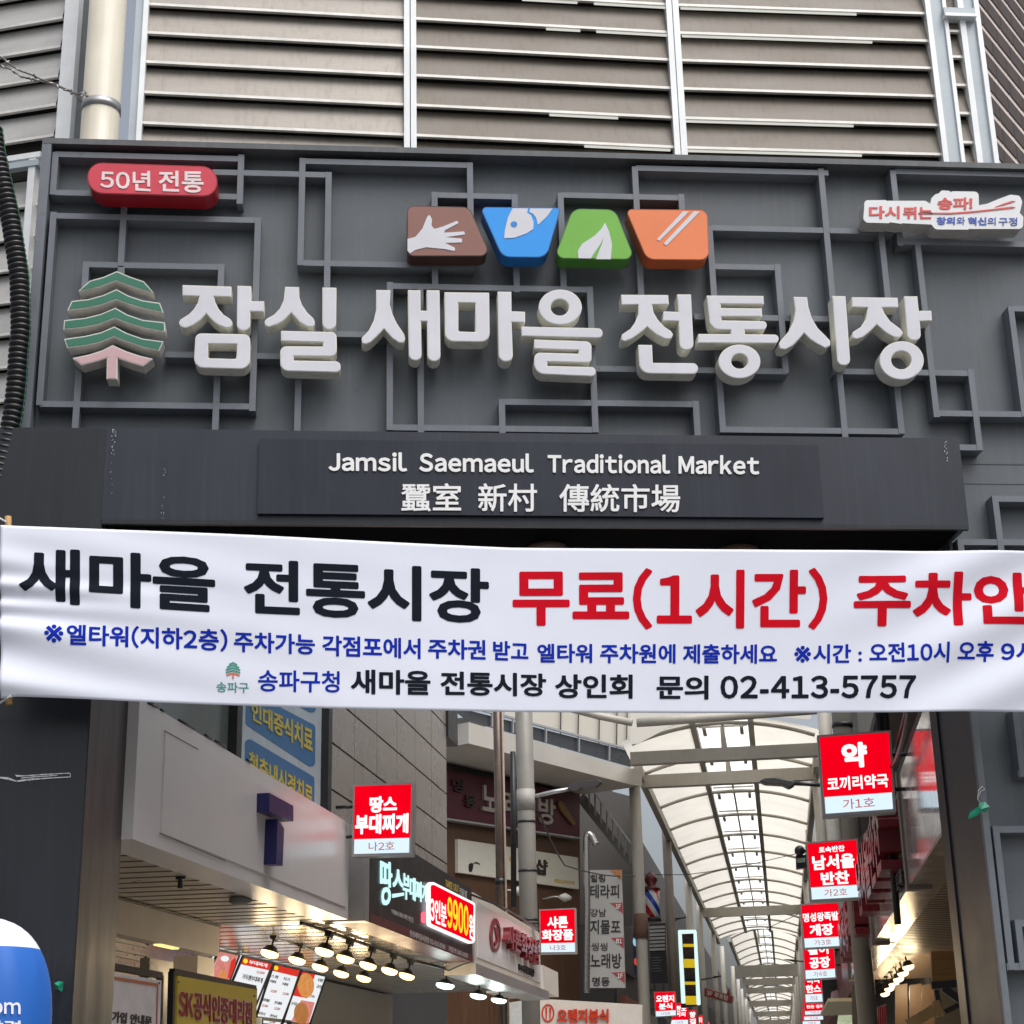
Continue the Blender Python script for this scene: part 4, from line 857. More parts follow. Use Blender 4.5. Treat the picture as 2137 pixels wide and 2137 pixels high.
slab('railing_panel', B2, [(830, 65), (905, 62), (1840, 300), (1840, 388), (905, 122)], (POB[0]-nO*.15, nO), .04, mat('railing_dark_panel', (.045, .05, .055), .3), cb)
bm = bmesh.new(); plr = (POB[0]-nO*.08, nO)
bar(bm, on(B2(905, 40), plr), on(B2(1850, 292), plr), .06, .06)
for x in (1040, 1160, 1350, 1540, 1715): bar(bm, on(B2(x, 40+(x-905)*.267), plr), on(B2(x, 118+(x-905)*.286), plr), .05, .05)
mesh_obj('railing', bm, M_alu, cb)
slab('wall', B2, [(780, 250), (1545, 480), (1545, 2100), (780, 2100)], (POW[0]-nO*.02, nO), 3.0, mat('dark_render', (.07, .065, .06), .8, 0, .15, .6), cb)
slab('board_cladding', B2, [(785, 690), (1545, 800), (1545, 1900), (785, 1900)], POW, .018, M_wood, cb)
slab('side_wall', B2, [(1546, 480), (1850, 560), (1850, 1300), (1546, 1300)], (POW[0]-nO*1.2, nO), .3, mat('grey_render_far', (.09, .085, .08), .8, 0, .1, .6), cb)
kr = thing('karaoke_signboard', 'dark maroon signboard with silver letters and a microphone under the slanting balcony', 'shop sign')
PKR = (POW[0]+nO*.25, nO)
slab('board', B2, [(785, 410), (1545, 545), (1545, 790), (788, 680)], PKR, .24, mat('maroon_board', (.085, .008, .022), .4), kr)
slab('lower_trim', B2, [(787, 682), (1545, 792), (1546, 802), (787, 692)], (PKR[0]+nO*.02, nO), .25, M_alu, kr)
M_sil = mat('silver_letter', (.45, .41, .37), .35, .5)
lettering('lettering', '노', B2, [(972, 490), (1060, 505), (1060, 655), (975, 638)], PKR, M_sil, kr, bold=.02, th=.08); lettering('lettering', '래', B2, [(1100, 520), (1190, 535), (1190, 690), (1100, 672)], PKR, M_sil, kr, bold=.02, th=.08)
lettering('lettering', '방', B2, [(1296, 560), (1395, 578), (1395, 730), (1296, 712)], PKR, M_sil, kr, bold=.02, th=.08)
M_dmr = mat('dark_letter', (.03, .008, .012), .4)
lettering('lettering', '명', B2, [(805, 455), (870, 467), (870, 540), (805, 528)], PKR, M_dmr, kr, bold=.03, th=.06); lettering('lettering', '동', B2, [(875, 545), (940, 557), (940, 630), (875, 618)], PKR, M_dmr, kr, bold=.03, th=.06)
slab('microphone', B2, [(1418, 590, 10), (1445, 582, 10), (1525, 715, 8), (1510, 725, 8), (1440, 640)], (PKR[0]+nO*.07, nO), .06, mat('old_gold', (.20, .12, .04), .4, .4), kr)
ms = thing('massage_signboard', 'white signboard with a black footprint on the brown boarded wall', 'shop sign')
PMS = (POW[0]+nO*.12, nO)
slab('board', B2, [(843, 803), (1535, 910), (1540, 1092), (845, 995)], PMS, .11, mat('ivory_board', (.60, .57, .48), .5, 0, .04), ms)
slab('footprint', B2, [(908, 945, 10), (935, 938, 10), (930, 975, 10), (922, 995, 8), (908, 990, 8), (905, 965, 8)], (PMS[0]+nO*.01, nO), .009, M_blk, ms)
slab('toe_mark', B2, [(935, 940, 4), (950, 934, 4), (972, 946, 4), (970, 952, 4), (950, 943, 4), (936, 947, 4)], (PMS[0]+nO*.01, nO), .009, M_blk, ms)
lettering('lettering', '샵', B2, [(1288, 915), (1357, 925), (1357, 1015), (1288, 1003)], PMS, mat('brown_black_ink', (.03, .022, .016), .5), ms, bold=.03, th=.03); lettering('lettering', '베트남아로마', B2, [(1400, 1030), (1516, 1045), (1516, 1070), (1400, 1055)], PMS, M_gold, ms, bold=.03)
slab('gold_mark', B2, [(1140, 905, 8), (1165, 892, 8), (1165, 940, 8), (1140, 930, 8)], (PMS[0]+nO*.01, nO), .009, M_gold, ms)
for (x, y), lb_ in (((1330, 1150), 'small white sign lamp on an arm under the massage signboard, the right one'), ((1062, 1112), 'small white sign lamp beside the thin brown pole')):
    t = thing('sign_lamp', lb_, 'lamp', 'arm lamps under the massage sign'); c = on(B2(x, y), POW); e = on(B2(x+130, y-10), (POW[0]+nO*.5, nO))
    obj1('arm', lambda bm: tube(bm, [c, c.lerp(e, .5)+Z_*.05, e], .025, 8), M_alu, t); obj1('head', lambda bm: tube(bm, [e-dO*.25, e, e+dO*.25], [.05, .13, .06], 10), mat('lamp_white', (.6, .58, .52), .4), t)
# poles
def pole_at(name, label, cat, px, al, lat_r, r, m, z1=13, z0=0, tilt=0):
    t = thing(name, label, cat); l = lat_r*al
    obj1('shaft', lambda bm: tube(bm, [AL(l, al, z0), AL(l, al, z1)], r, 20), m, t); return t, l
M_polg = mat('pole_grey', (.25, .235, .205), .4, 0, .10, 2, .2, (.14, .12, .1)); M_polb = mat('pole_brown_steel', (.13, .095, .075), .25, .5, .15, 3)
up_, lu = pole_at('utility_pole', 'thick grey steel pole with a lamp arm in front of the brown boarded building', 'pole', 0, 35, -.1412, .185, M_polg)
for y0, y1, m in ((520, 640, mat('dull_band', (.34, .32, .29), .5)), (705, 712, M_blk), (985, 995, M_blk), (1270, 1278, M_blk)):
    z0_, z1_ = on(B2(1230, y1), PA(35)).z, on(B2(1230, y0), PA(35)).z; obj1('band', lambda bm: tube(bm, [AL(lu, 35, z0_), AL(lu, 35, max(z1_, z0_+.05))], .195, 20), m, up_)
def street_lamp(label, kk, pts, head, al, r=.035):
    t = thing('street_lamp', label, 'street lamp', 'cobra-head lamps on arms along the alley'); pl = PA(al)
    obj1('arm', lambda bm: tube(bm, [on(kk(*p), pl) for p in pts], r, 8), M_blk if r < .04 else M_alu, t)
    P = [on(kk(*p), pl) for p in head]; bm = bmesh.new(); prism(bm, [[p-A_*.14 for p in P]], A_*.28); o = mesh_obj('head', bm, mat('lamp_head_dark', (.05, .047, .045), .4), t)
    b = o.modifiers.new('soft', 'BEVEL'); b.width = .02; b.segments = 2
    return t
street_lamp('cobra-head street lamp on the thick grey pole', B2, [(1275, 560), (1400, 530), (1490, 515)], [(1480, 505), (1500, 488), (1560, 478), (1650, 466), (1672, 480), (1640, 505), (1560, 510), (1530, 530), (1488, 522)], 35, .045)
street_lamp('dark cobra-head street lamp left of the largest red lightbox', B3, [(1160, 500), (1320, 508)], [(955, 492), (985, 475), (1060, 470), (1130, 485), (1165, 490), (1165, 512), (1130, 532), (1090, 512), (990, 506)], 30)
street_lamp('small cobra-head lamp over the lit photo column', B3, [(460, 1308), (520, 1296)], [(415, 1312), (440, 1300), (465, 1302), (460, 1318), (425, 1326)], 66, .03)
street_lamp('small cobra-head lamp left of the fourth red lightbox', B3, [(1170, 1556), (1225, 1560)], [(1100, 1546), (1150, 1548), (1180, 1552), (1178, 1564), (1150, 1560)], 75, .03)
street_lamp('small cobra-head lamp above the red arrow sign', B3, [(610, 1668), (690, 1655)], [(680, 1648), (728, 1643), (730, 1650), (690, 1660)], 85, .03)
tp_, lt_ = pole_at('thin_pole', 'thin brown steel pole left of the thick grey pole', 'pole', 0, 33, -.1575, .088, M_polb)
obj1('band', lambda bm: tube(bm, [AL(lt_, 33, on(B2(1085, 1065), PA(33)).z), AL(lt_, 33, on(B2(1085, 1030), PA(33)).z)], .10, 16), M_blk, tp_)
obj1('cable', lambda bm: tube(bm, [AL(lt_+.11, 32.95, 0), AL(lt_+.11, 32.95, 13)], .022, 8), mat('tan_conduit', (.4, .3, .24), .4), tp_)
obj1('cable', lambda bm: tube(bm, [on(B2(1165, 1200), PA(36)), on(B2(1163, 700), PA(36)), on(B2(1160, 300), PA(36))], .06, 8), M_blk, tp_)
# vertical sign of shop names
PV = PA(48); vs_ = thing('vertical_signboard', 'tall white vertical signboard listing four shops with red floor corners', 'shop sign')
slab('board', B2, [(1600, 982), (1786, 980), (1808, 1660), (1598, 1660)], PV, .15, mat('grey_white_board', (.40, .385, .36), .5, 0, .05, 1), vs_)
M_rcor = mat('corner_red', (.35, .05, .045), .5); M_ocor = mat('corner_orange', (.45, .18, .07), .5); M_bk2 = mat('black_ink', (.03, .028, .026), .5)
for q, m in (([(1715, 982), (1785, 980), (1787, 1040)], M_ocor), ([(1722, 1172), (1791, 1170), (1793, 1232)], M_rcor), ([(1725, 1372), (1797, 1370), (1799, 1432)], M_rcor), ([(1730, 1572), (1803, 1570), (1805, 1632)], M_rcor)): slab('corner_mark', B2, q, PA(47.99), .008, m, vs_)
for s_t, q in (('1F', R4(1752, 1178, 1782, 1204)), ('B1', R4(1756, 1378, 1788, 1404)), ('1F', R4(1762, 1578, 1794, 1604))): lettering('lettering', s_t, B2, q, PA(47.985), W_paint, vs_, bold=.02, th=.01)
for s_t, q, bd in (('힐링', R4(1606, 1008, 1692, 1052), .02), ('테라피', R4(1606, 1065, 1772, 1145), .02), ('강남', R4(1606, 1205, 1698, 1250), .01), ('지물포', R4(1606, 1268, 1780, 1350), .02), ('씽씽', R4(1612, 1400, 1705, 1446), .01), ('노래방', R4(1608, 1462, 1786, 1548), .02), ('명동', R4(1618, 1598, 1718, 1650), .02)): lettering('lettering', s_t, B2, q, PV, M_bk2, vs_, bold=bd, th=.01)
# flexible duct and stair
t = thing('vent_duct', 'silver ribbed ventilation duct left of the vertical signboard', 'duct'); PD = PA(47.2)
d0 = [on(B2(*p), PD) for p in ((1640, 840), (1610, 780), (1590, 770), (1583, 800), (1588, 1200), (1585, 1700))]; pts = []
for p, q in zip(d0, d0[1:]):
    n_ = max(2, int((q-p).length/.05)); pts += [p.lerp(q, k/n_) for k in range(n_)]
obj1('duct', lambda bm: tube(bm, pts, [.085+(.012 if i % 2 else 0) for i in range(len(pts))], 14), M_steel, t)
t = thing('outdoor_stair', 'grey metal stair climbing down to the right behind the vertical signboard', 'stair'); PSt = PA(51)
slab('stringer', B2, [(1545, 560), (1570, 540), (1862, 945), (1862, 1000), (1545, 600)], PSt, .2, mat('stair_grey', (.20, .19, .18), .6), t)
for k in range(9):
    x = 1560+k*34; y = 560+k*47
    slab('tread', B2, [(x, y-110), (x+10, y-108), (x+10, y+20), (x, y+10)], PA(50.9), .08, mat('stair_post', (.28, .27, .25), .5), t)
slab('handrail', B2, [(1545, 430), (1552, 425), (1862, 850), (1862, 862)], PA(50.85), .08, M_alu, t)
# snack bar across the side street
ob = thing('snack_bar_board', 'cream signboard with red writing and a ring logo at the bottom of the alley view', 'shop sign'); POr = PA(45)
slab('board', B2, [(1300, 1722), (1905, 1757), (1905, 2100), (1300, 2100)], POr, .4, M_cream, ob)
slab('side_board', B2, [(1120, 1748), (1298, 1720), (1298, 2100), (1120, 2100)], PA(45.1), .3, mat('pale_side', (.5, .5, .46), .5), ob)
M_ored = mat('orange_red_ink', (.55, .045, .015), .6, spec=.2)
slab('ring_logo', B2, ell(1362, 1806, 37, 53, 30), PA(44.98), .018, M_ored, ob, holes=[ell(1362, 1806, 29, 43, 26)])
for x in (1352, 1374): slab('cutlery_mark', B2, [(x-5, 1775, 4), (x+6, 1775, 4), (x+5, 1800), (x+2, 1842), (x-2, 1842), (x-4, 1800)], PA(44.98), .018, M_ored, ob)
lettering('lettering', '오렌지분식', B2, R4(1415, 1782, 1712, 1862), POr, M_ored, ob, bold=.04, th=.06)
t = thing('blue_banner', 'narrow blue vertical banner beside the cream signboard', 'banner'); slab('cloth', B2, [(1243, 1722), (1262, 1722), (1272, 2000), (1243, 2000)], PA(40), .03, mat('pale_blue_cloth', (.25, .35, .62), .6), t)
# ---------------------------------------------------------------- arcade roof
ar = thing('arcade_roof', 'white translucent barrel roof on beige steel ribs and columns over the alley', 'arcade')
M_sheet = translucent('roof_sheet', (.55, .51, .43), (.80, .76, .67), .75); M_sky = translucent('skylight_sheet', (.7, .7, .66), (.97, .96, .90), .9)
HE, HR = 9.0+1.6, 9.44+1.6
def arc_pts(lc, hw, z0, rise, n=14, ext=0): return [(lc+hw*math.sin(-math.pi/2+math.pi*k/n)*1.0, z0+rise*(1-(hw*math.sin(-math.pi/2+math.pi*k/n)/hw)**2)) for k in range(n+1)]
def segment(a0, a1, lc, hw, sk, ribs, ties, rise=.47, z0=HE):
    f = lambda l: z0+rise*(1-((l-lc)/hw)**2)
    for l0, l1, nm, m, up_z in ((lc-hw-.25, lc-sk, 'roof_sheet', M_sheet, .12), (lc+sk, lc+hw+.25, 'roof_sheet', M_sheet, .12), (lc-sk, lc+sk, 'skylight', M_sky, .20)):
        bm = bmesh.new(); n_ = 8
        cols = [[bm.verts.new(AL(l0+(l1-l0)*k/n_, a, f(l0+(l1-l0)*k/n_)+up_z)) for k in range(n_+1)] for a in (a0, a1)]
        for k in range(n_): bm.faces.new([cols[0][k], cols[0][k+1], cols[1][k+1], cols[1][k]]).smooth = True
        o = mesh_obj(nm, bm, m, ar, smooth=True)
    for a in ribs:
        bm = bmesh.new(); L = [lc-hw+2*hw*k/20 for k in range(21)]
        tube(bm, [AL(l, a, f(l)+.02) for l in L], .055, 8); mesh_obj('rib', bm, M_col, ar)
    for l in (lc-sk, lc+sk):
        ABx('purlin', l-.08, l+.08, a0, a1, f(l)-.02, f(l)+.19, M_col, ar)
    for i, a in enumerate(ribs[:-1]):
        b = ribs[i+1]
        if b-a > 9: continue
        bm = bmesh.new(); abox(bm, lc-.03, lc+.03, a+.05, b-.05, f(lc)+.10, f(lc)+.17)
        for aa in (a+.9, b-.25): abox(bm, lc-sk+.12, lc+sk-.12, aa-.025, aa+.025, f(lc)+.08, f(lc)+.13)
        for l in (lc-sk*.66, lc+sk*.66): abox(bm, l-.05, l+.05, a+.9, a+1.9, f(l)+.06, f(l)+.12)
        mesh_obj('skylight_frame', bm, M_col, ar)
    for l in (lc-hw-.1, lc+hw+.1): ABx('valley_beam', l-.10, l+.10, max(a0, 50), a1, z0-.26, z0+.06, M_col, ar)
    for a, dep_, z in ties:
        ABx('tie_beam', lc-hw-.1, lc+hw+.1, a-.10, a+.10, z-dep_, z, M_col, ar)
        ABx('tie_flange', lc-hw-.1, lc+hw+.1, a-.17, a+.17, z-dep_-.025, z-dep_-.001, M_col, ar)
segment(46.2, 115.5, -1.04, 2.52, .80, [46.6, 51.4]+[58.2+5.38*k for k in range(11)], [(47.2, .34, HE-.10), (51.3, .36, HE-.05), (91.5, .45, HE-.2)])
segment(117, 188, -.72, 2.15, .58, [117.6+7.1*k for k in range(10)], [(126, .8, HE-1.0), (150, .5, HE-.6), (168, .5, HE-.4)], rise=.55, z0=HE+.25)
segment(190, 300, -.9, 2.3, .6, [191+9*k for k in range(12)], [(195, .6, HE-.4), (225, .6, HE-.4), (255, .6, HE-.4), (285, .6, HE-.4)], rise=.5, z0=HE+.1)
# struts from ridge to tie beams
for a in (47.2, 51.3, 115, 117.6): ABx('king_post', -1.04-.06, -1.04+.06, a-.06, a+.06, HE-.15, HE+.48, M_col, ar)
# columns
for r_, al in ((.0759, 50.3), (.0585, 64.5), (.0475, 80), (.0420, 92), (.0349, 107), (.0302, 124), (.0248, 146), (.0222, 165), (.0205, 182), (.0185, 205), (.0165, 232)):
    l = -3.8 if al < 130 else -r_*al
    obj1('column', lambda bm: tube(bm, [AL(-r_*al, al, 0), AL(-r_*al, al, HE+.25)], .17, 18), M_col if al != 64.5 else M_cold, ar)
    if al < 60:
        zf_ = on(B3(258, 1350), PA(al)).z; obj1('column_flange', lambda bm: tube(bm, [AL(-r_*al, al, zf_-.35), AL(-r_*al, al, zf_+.35)], .21, 18), mat('rusty_flange', (.16, .09, .06), .7, 0, .3, 6), ar)
for al in (42.5, 52, 66, 80, 95, 110, 126, 146, 168, 190, 215, 240, 270):
    obj1('column', lambda bm: tube(bm, [AL(1.62, al, 0), AL(1.62, al, HE+.2)], .17, 16), M_col, ar)
c0 = [on(B3(*p), PA(45)) for p in ((-300, 20), (0, 98), (200, 138))]; obj1('ridge_pipe', lambda bm: tube(bm, c0, .10, 14), M_col, ar)
c0 = [on(B3(*p), PA(44)) for p in ((225, 138), (560, 115), (1300, 60))]; obj1('ridge_pipe', lambda bm: tube(bm, c0, .12, 14), M_col, ar)
# side roof over the side street
PSR = PA(56); sr = thing('side_roof', 'white translucent panels with dark mullions beside the barrel roof over the side street', 'roof')
slab('roof_panel', B3, [(-560, -300), (190, -60), (190, 300), (-40, 250), (-560, 90)], PSR, .02, translucent('side_panel_sheet', (.90, .86, .77), (.95, .90, .80), .3), sr)
for x in (-225, -120, 5, 110, 170): slab('mullion', B3, [(x, -200), (x+5, -200), (x-4, 300), (x-9, 300)], PA(55.9), .06, M_blk, sr)
slab('sky_sheet', B3, [(190, -200), (1262, -200), (1262, 120), (1000, 100), (740, 100), (500, 120), (236, 262), (190, 268)], PA(45.9), .02, translucent('sky_film', (.92, .89, .82), (.95, .9, .78), .25), sr)  # added white sheet standing in for the bright overcast sky above the arch
# walls of the alley beyond, both sides
fw_ = thing('left_shop_row', 'grey shop buildings standing behind the left row of arcade columns', 'building')
M_farw = mat('far_wall_grey', (.075, .07, .066), .7, 0, .2, .3); M_fard = mat('far_dark', (.04, .038, .036), .7, 0, .3, .5)
ABx('wall', -5.2, -8, 57, 310, 0, 11.3, M_farw, fw_); ABx('end_wall', -5.3, -14, 56.5, 56.9, 0, 12, M_farw, fw_)
random.seed(3)
a = 58
pal = [(.30, .10, .07), (.33, .31, .27), (.05, .06, .07), (.25, .24, .2), (.05, .12, .20), (.35, .27, .08)]
k = 0
while a < 300:
    wd_ = random.uniform(6, 10)
    ABx('shop_board', -5.02, -5.2, a, a+wd_-.4, 3.2+random.uniform(-.2, .3), 4.5+random.uniform(-.3, .4), mat('board_%d' % (k % 6), pal[k % 6], .5, 0, .2, .8) if k < 6 else bpy.data.materials['board_%d' % (k % 6)], fw_)
    ABx('window', -5.1, -5.25, a+.5, a+wd_-1, 5.3, 7.0, M_fard, fw_); a += wd_; k += 1
ABx('far_block', -9, -18, 53, 120, 0, 13, M_farw, fw_)
rw = thing('right_shop_row', 'dark shop buildings with pipes and soffit behind the right row of red lightboxes', 'building')
ABx('upper_wall', 2.3, 6, 13.5, 40, 4.3, 7.2, mat('right_wall_dark', (.11, .10, .092), .7, 0, .25, .5), rw)
bm = bmesh.new()
a = 11.5
while a < 40: abox(bm, 1.75, 2.3, a, a+.13, 6.6, 6.64); a += .16
mesh_obj('soffit', bm, mat('ribbed_soffit_grey', (.13, .115, .105), .5), rw); ABx('soffit_backing', 1.7, 2.4, 11.5, 40, 6.642, 6.8, M_fard, rw)
ABx('ledge', 1.25, 2.3, 11.6, 200, 4.28, 4.36, M_intd, rw)
bm = bmesh.new()
for z in (4.75, 5.15): bar(bm, AL(1.55, 11.9, z), AL(1.55, 17, z), .03, .03)
for k in range(10): bar(bm, AL(1.55, 12+k*.5, 4.36), AL(1.55, 12+k*.5, 5.17), .02, .02)
mesh_obj('railing', bm, M_blk, rw)
ABx('white_parapet', 1.60, 1.7, 11.8, 16.5, 4.37, 5.1, M_balc, rw)
for k, (l, a, r) in enumerate(((1.55, 22, .05), (1.75, 24, .06), (1.9, 27, .10), (1.45, 33, .05))):
    obj1('drain_pipe', lambda bm: tube(bm, [AL(l, a, 3.3), AL(l, a, 12)], r, 10), (M_blk, M_intd, M_cold, M_intd)[k], rw)
ABx('lower_wall', 2.6, 6, 31, 310, 0, 4.2, M_farw, rw); ABx('upper_wall', 2.3, 6, 40.1, 310, 4.3, 11.5, bpy.data.materials['right_wall_dark'], rw)
t, _ = pole_at('grey_pole', 'grey steel pole behind the largest red lightbox', 'pole', 0, 23.6, .0482, .13, M_polg)
zz = on(B4(430, 155), PA(23.6)).z; obj1('band', lambda bm: tube(bm, [AL(.0482*23.6, 23.6, zz-.03), AL(.0482*23.6, 23.6, zz+.03)], .145, 16), M_blk, t)
obj1('conduit', lambda bm: tube(bm, [AL(1.17, 16.8, 3), AL(1.17, 16.8, 9)], .035, 8), M_blk, t)
fe = thing('far_wall', 'grey wall closing the far end of the arcade', 'building'); ABx('wall', -14, 14, 312, 313, 0, 16, mat('far_pale', (.3, .3, .29), .7), fe)
# ---------------------------------------------------------------- right shops
LR = 1.21; zr0 = 1.6+1.21/.737
M_mir = mat('gloss_fascia', (.56, .53, .53), .12, .15, .08, 2)
rp = thing('pharmacy_front', 'glossy fascia with a steel soffit band and lamp-lit board ceiling, nearest on the right', 'shop')
ABx('fascia', LR, LR+.28, 11.7, 15.55, zr0, 4.2, M_mir, rp)
ABx('soffit_band', LR+.003, LR+.30, 11.7, 21.9, zr0-.02, zr0-.002, M_steel, rp)
ABx('joint_strip', LR-.02, LR+.2, 15.56, 15.74, zr0-.05, 4.25, M_cold, rp)
strips_ceiling('ceiling', LR+.31, 3.9, 12.3, 31, zr0+.02, .24, mat('brown_board_ceiling', (.26, .175, .11), .35, 0, .12, 3), rp)
ABx('back_wall', 3.9, 4.1, 13, 31, 0, zr0+.3, mat('dark_brown_wall', (.055, .038, .028), .6, 0, .3, 2), rp)
PQ = PA(19.5); slab('lit_partition', B4, [(980, 1500), (1160, 1490), (1170, 1692), (985, 1692)], PQ, .1, mat('amber_boards', (.38, .21, .07), .35, 0, .25, 4, stretch=(.3, .3, 9)), rp)
for k, x in enumerate((765, 850, 925)):
    slab('wood_door', B4, [(x, 1700), (x+72, 1690), (x+78, 2050), (x, 2050)], PA(27), .06, mat('brown_door', (.13, .08, .05), .5, 0, .2, 3), rp)
slab('dark_box', B4, [(510, 1700), (600, 1690), (600, 2100), (520, 2100)], PA(30), .5, M_blk, rp)
f2 = thing('side_dish_front', 'shopfront with edge-on maroon letters between the first two red lightboxes on the right', 'shop')
ABx('fascia', LR+.02, LR+.3, 15.75, 21.9, zr0, 4.15, M_mir, f2)
bm = bmesh.new(); put_text(bm, '남서울반찬', [AL(LR+.02, 21.2, 4.12), AL(LR+.02, 16.2, 4.12), AL(LR+.02, 16.2, 3.45), AL(LR+.02, 21.2, 3.45)], .03, .20); mesh_obj('lettering', bm, mat('maroon_letter', (.16, .012, .018), .3), f2)
bm = bmesh.new(); put_text(bm, '토속', [AL(LR+.02, 16.9, 3.45), AL(LR+.02, 15.9, 3.45), AL(LR+.02, 15.9, 3.28), AL(LR+.02, 16.9, 3.28)], .03, .05); mesh_obj('lettering', bm, M_blk, f2)
ABx('joint_strip', LR-.02, LR+.2, 21.92, 22.1, zr0-.05, 4.25, M_cold, f2)
f3 = thing('pork_front', 'shopfront with edge-on maroon letters beyond the second red lightbox on the right', 'shop')
ABx('fascia', LR+.02, LR+.3, 22.12, 30, zr0, 4.15, M_mir, f3); ABx('soffit_band', LR+.003, LR+.30, 22.1, 30, zr0-.02, zr0-.002, M_steel, f3)
bm = bmesh.new(); put_text(bm, '명성왕족발', [AL(LR+.02, 29.2, 4.1), AL(LR+.02, 22.8, 4.1), AL(LR+.02, 22.8, 3.4), AL(LR+.02, 29.2, 3.4)], .03, .18); mesh_obj('lettering', bm, bpy.data.materials['maroon_letter'], f3)
ABx('joint_strip', LR-.02, LR+.2, 30.02, 30.2, zr0-.05, 4.25, M_cold, f3)
f4 = thing('fish_front', 'dark shopfront under the fourth red lightbox on the right', 'shop')
ABx('fascia', LR+.1, LR+.4, 30.25, 55, zr0-.1, 4.2, mat('dark_red_fascia', (.12, .03, .03), .4, 0, .3, .8), f4)
ABx('awning', .9, LR+.5, 33, 40, 3.0, 3.06, mat('cream_awning', (.5, .44, .3), .6), f4)
slab('shop_glow_patch', B4, [(430, 1855), (525, 1850), (530, 2100), (400, 2100)], PA(42), .2, glow('greenish_shop_glow', (.55, .62, .40), .75, .5), f4)  # shop light put into a glowing greenish patch that is no lamp
slab('black_board', B4, [(330, 1668), (420, 1662), (425, 1725), (385, 1740), (375, 1835), (345, 1840)], PA(40), .1, M_blk, f4)
t = thing('red_poster', 'white poster with red stripes at the bottom right inside the alley', 'poster')
slab('sheet', B4, [(660, 1830), (712, 1812), (722, 2050), (650, 2050)], PA(25), .02, mat('poster_white', (.55, .48, .45), .5), t)
for k in range(5): slab('stripe', B4, [(664+k*11, 1832-k*3), (670+k*11, 1830-k*3), (668+k*11, 2000), (661+k*11, 2000)], PA(24.99), .008, mat('stripe_red', (.5, .03, .04), .5), t)
# folding awning arm
t = thing('awning_arm', 'yellow folding awning arm at the lower right', 'awning frame'); PW_ = PA(15)
bm = bmesh.new(); P_ = lambda *p: on(B4(*p), PW_)
bar(bm, P_(840, 1940), P_(1000, 1845), .05, .09); bar(bm, P_(1000, 1845), P_(1040, 1835), .09, .13); mesh_obj('front_arm', bm, mat('ochre_metal', (.42, .28, .12), .35, .4), t)
bm = bmesh.new(); bar(bm, P_(980, 1702), P_(1160, 1690), .08, .06); bar(bm, P_(1050, 1715), P_(1165, 1800), .07, .06); bar(bm, P_(1060, 1860), P_(1180, 1800), .05, .04); bar(bm, P_(1010, 1730), P_(1030, 1840), .04, .04); mesh_obj('frame', bm, M_blk, t)
# ---------------------------------------------------------------- lamps
E_warm = glow('warm_lamp', (1.0, .66, .27), 3.6); E_cool = glow('cool_lamp', (.80, 1.0, .92), 3.0); E_wht2 = glow('warm_white_lamp', (1.0, .74, .40), 3.4)
def track(label, kk, p, q, pl, m=None):
    t = thing('lighting_track', label, 'lamp track'); obj1('rail', lambda bm: bar(bm, on(kk(*p), pl), on(kk(*q), pl), .035, .035), M_blk, t); return t
def make_lamp(label, em, r, grp, drop, watt=9, lc=(1, .75, .45)):
    t = thing('track_lamp', label, 'lamp', grp)
    obj1('stem', lambda bm: tube(bm, [(0, 0, drop), (0, 0, .05)], .012, 8), M_blk, t)
    obj1('adapter', lambda bm: box(bm, (-.035, -.06, drop-.05), (.035, .06, drop+.01)), M_blk, t)
    obj1('housing', lambda bm: tube(bm, [(0, 0, .085), (0, 0, .08), (0, 0, .03), (0, 0, .012)], [.03, .05, r*.85, r*1.03], 20), M_blk, t)
    obj1('bulb', lambda bm: tube(bm, [(0, 0, .016), (0, 0, -.015), (0, 0, -.04), (0, 0, -.052)], [r*.95, r*.97, r*.75, r*.35], 20), em, t)
    ld = bpy.data.lights.new('lamp_light', 'POINT'); ld.energy = watt; ld.color = lc; ld.shadow_soft_size = .12
    lo = bpy.data.objects.new('lamp_light', ld); link(lo, t); lo.location = (0, 0, -.22)
    t.location = (0, 0, .0001); return t
def place(proto, first, p, label, aim=None):
    o = proto if first else copy_tree(proto)
    o.location = p; o['label'] = label
    if aim is not None: o.rotation_euler = aim
    return o
LF = PL(-4.75); LBK = PL(-5.55)
warm = [((677, 1985), LF, 'warm lamp at the near end of the front lamp row'), ((721, 2000), LF, 'warm lamp second from the near end of the front row'), ((768, 2014), LF, 'warm lamp in the middle of the front row'), ((813, 2025), LF, 'warm lamp fourth along the front row'), ((849, 2036), LF, 'warm lamp at the far end of the front row'),
        ((563, 1989), LBK, 'warm lamp above the first menu board, leftmost of all'), ((620, 2003), LBK, 'warm lamp above the second menu board'), ((668, 2018), LBK, 'warm lamp above the photo menu board'), ((712, 2031), LBK, 'warm lamp fourth along the back row'), ((759, 2041), LBK, 'warm lamp at the far end of the back row')]
pw = make_lamp('warm', E_warm, .105, 'warm track lamps in the stew shop', .20, 8)
for i, (p, pl, lab) in enumerate(warm): place(pw, i == 0, on(p, pl), lab, (math.radians(-8), math.radians(14), -PH))
pc_ = make_lamp('cool', E_cool, .13, 'cool track lamps under the cosmetics sign', .20, 7, (.85, 1, .93))
for i, (p, lab) in enumerate((((929, 2056), 'cool white lamp nearest, under the black signboard end'), ((998, 2078), 'cool white lamp in the middle of the three'), ((1041, 2087), 'cool white lamp farthest, under the cosmetics sign'))): place(pc_, i == 0, on(p, PL(-4.5)), lab, (math.radians(-5), math.radians(8), -PH))
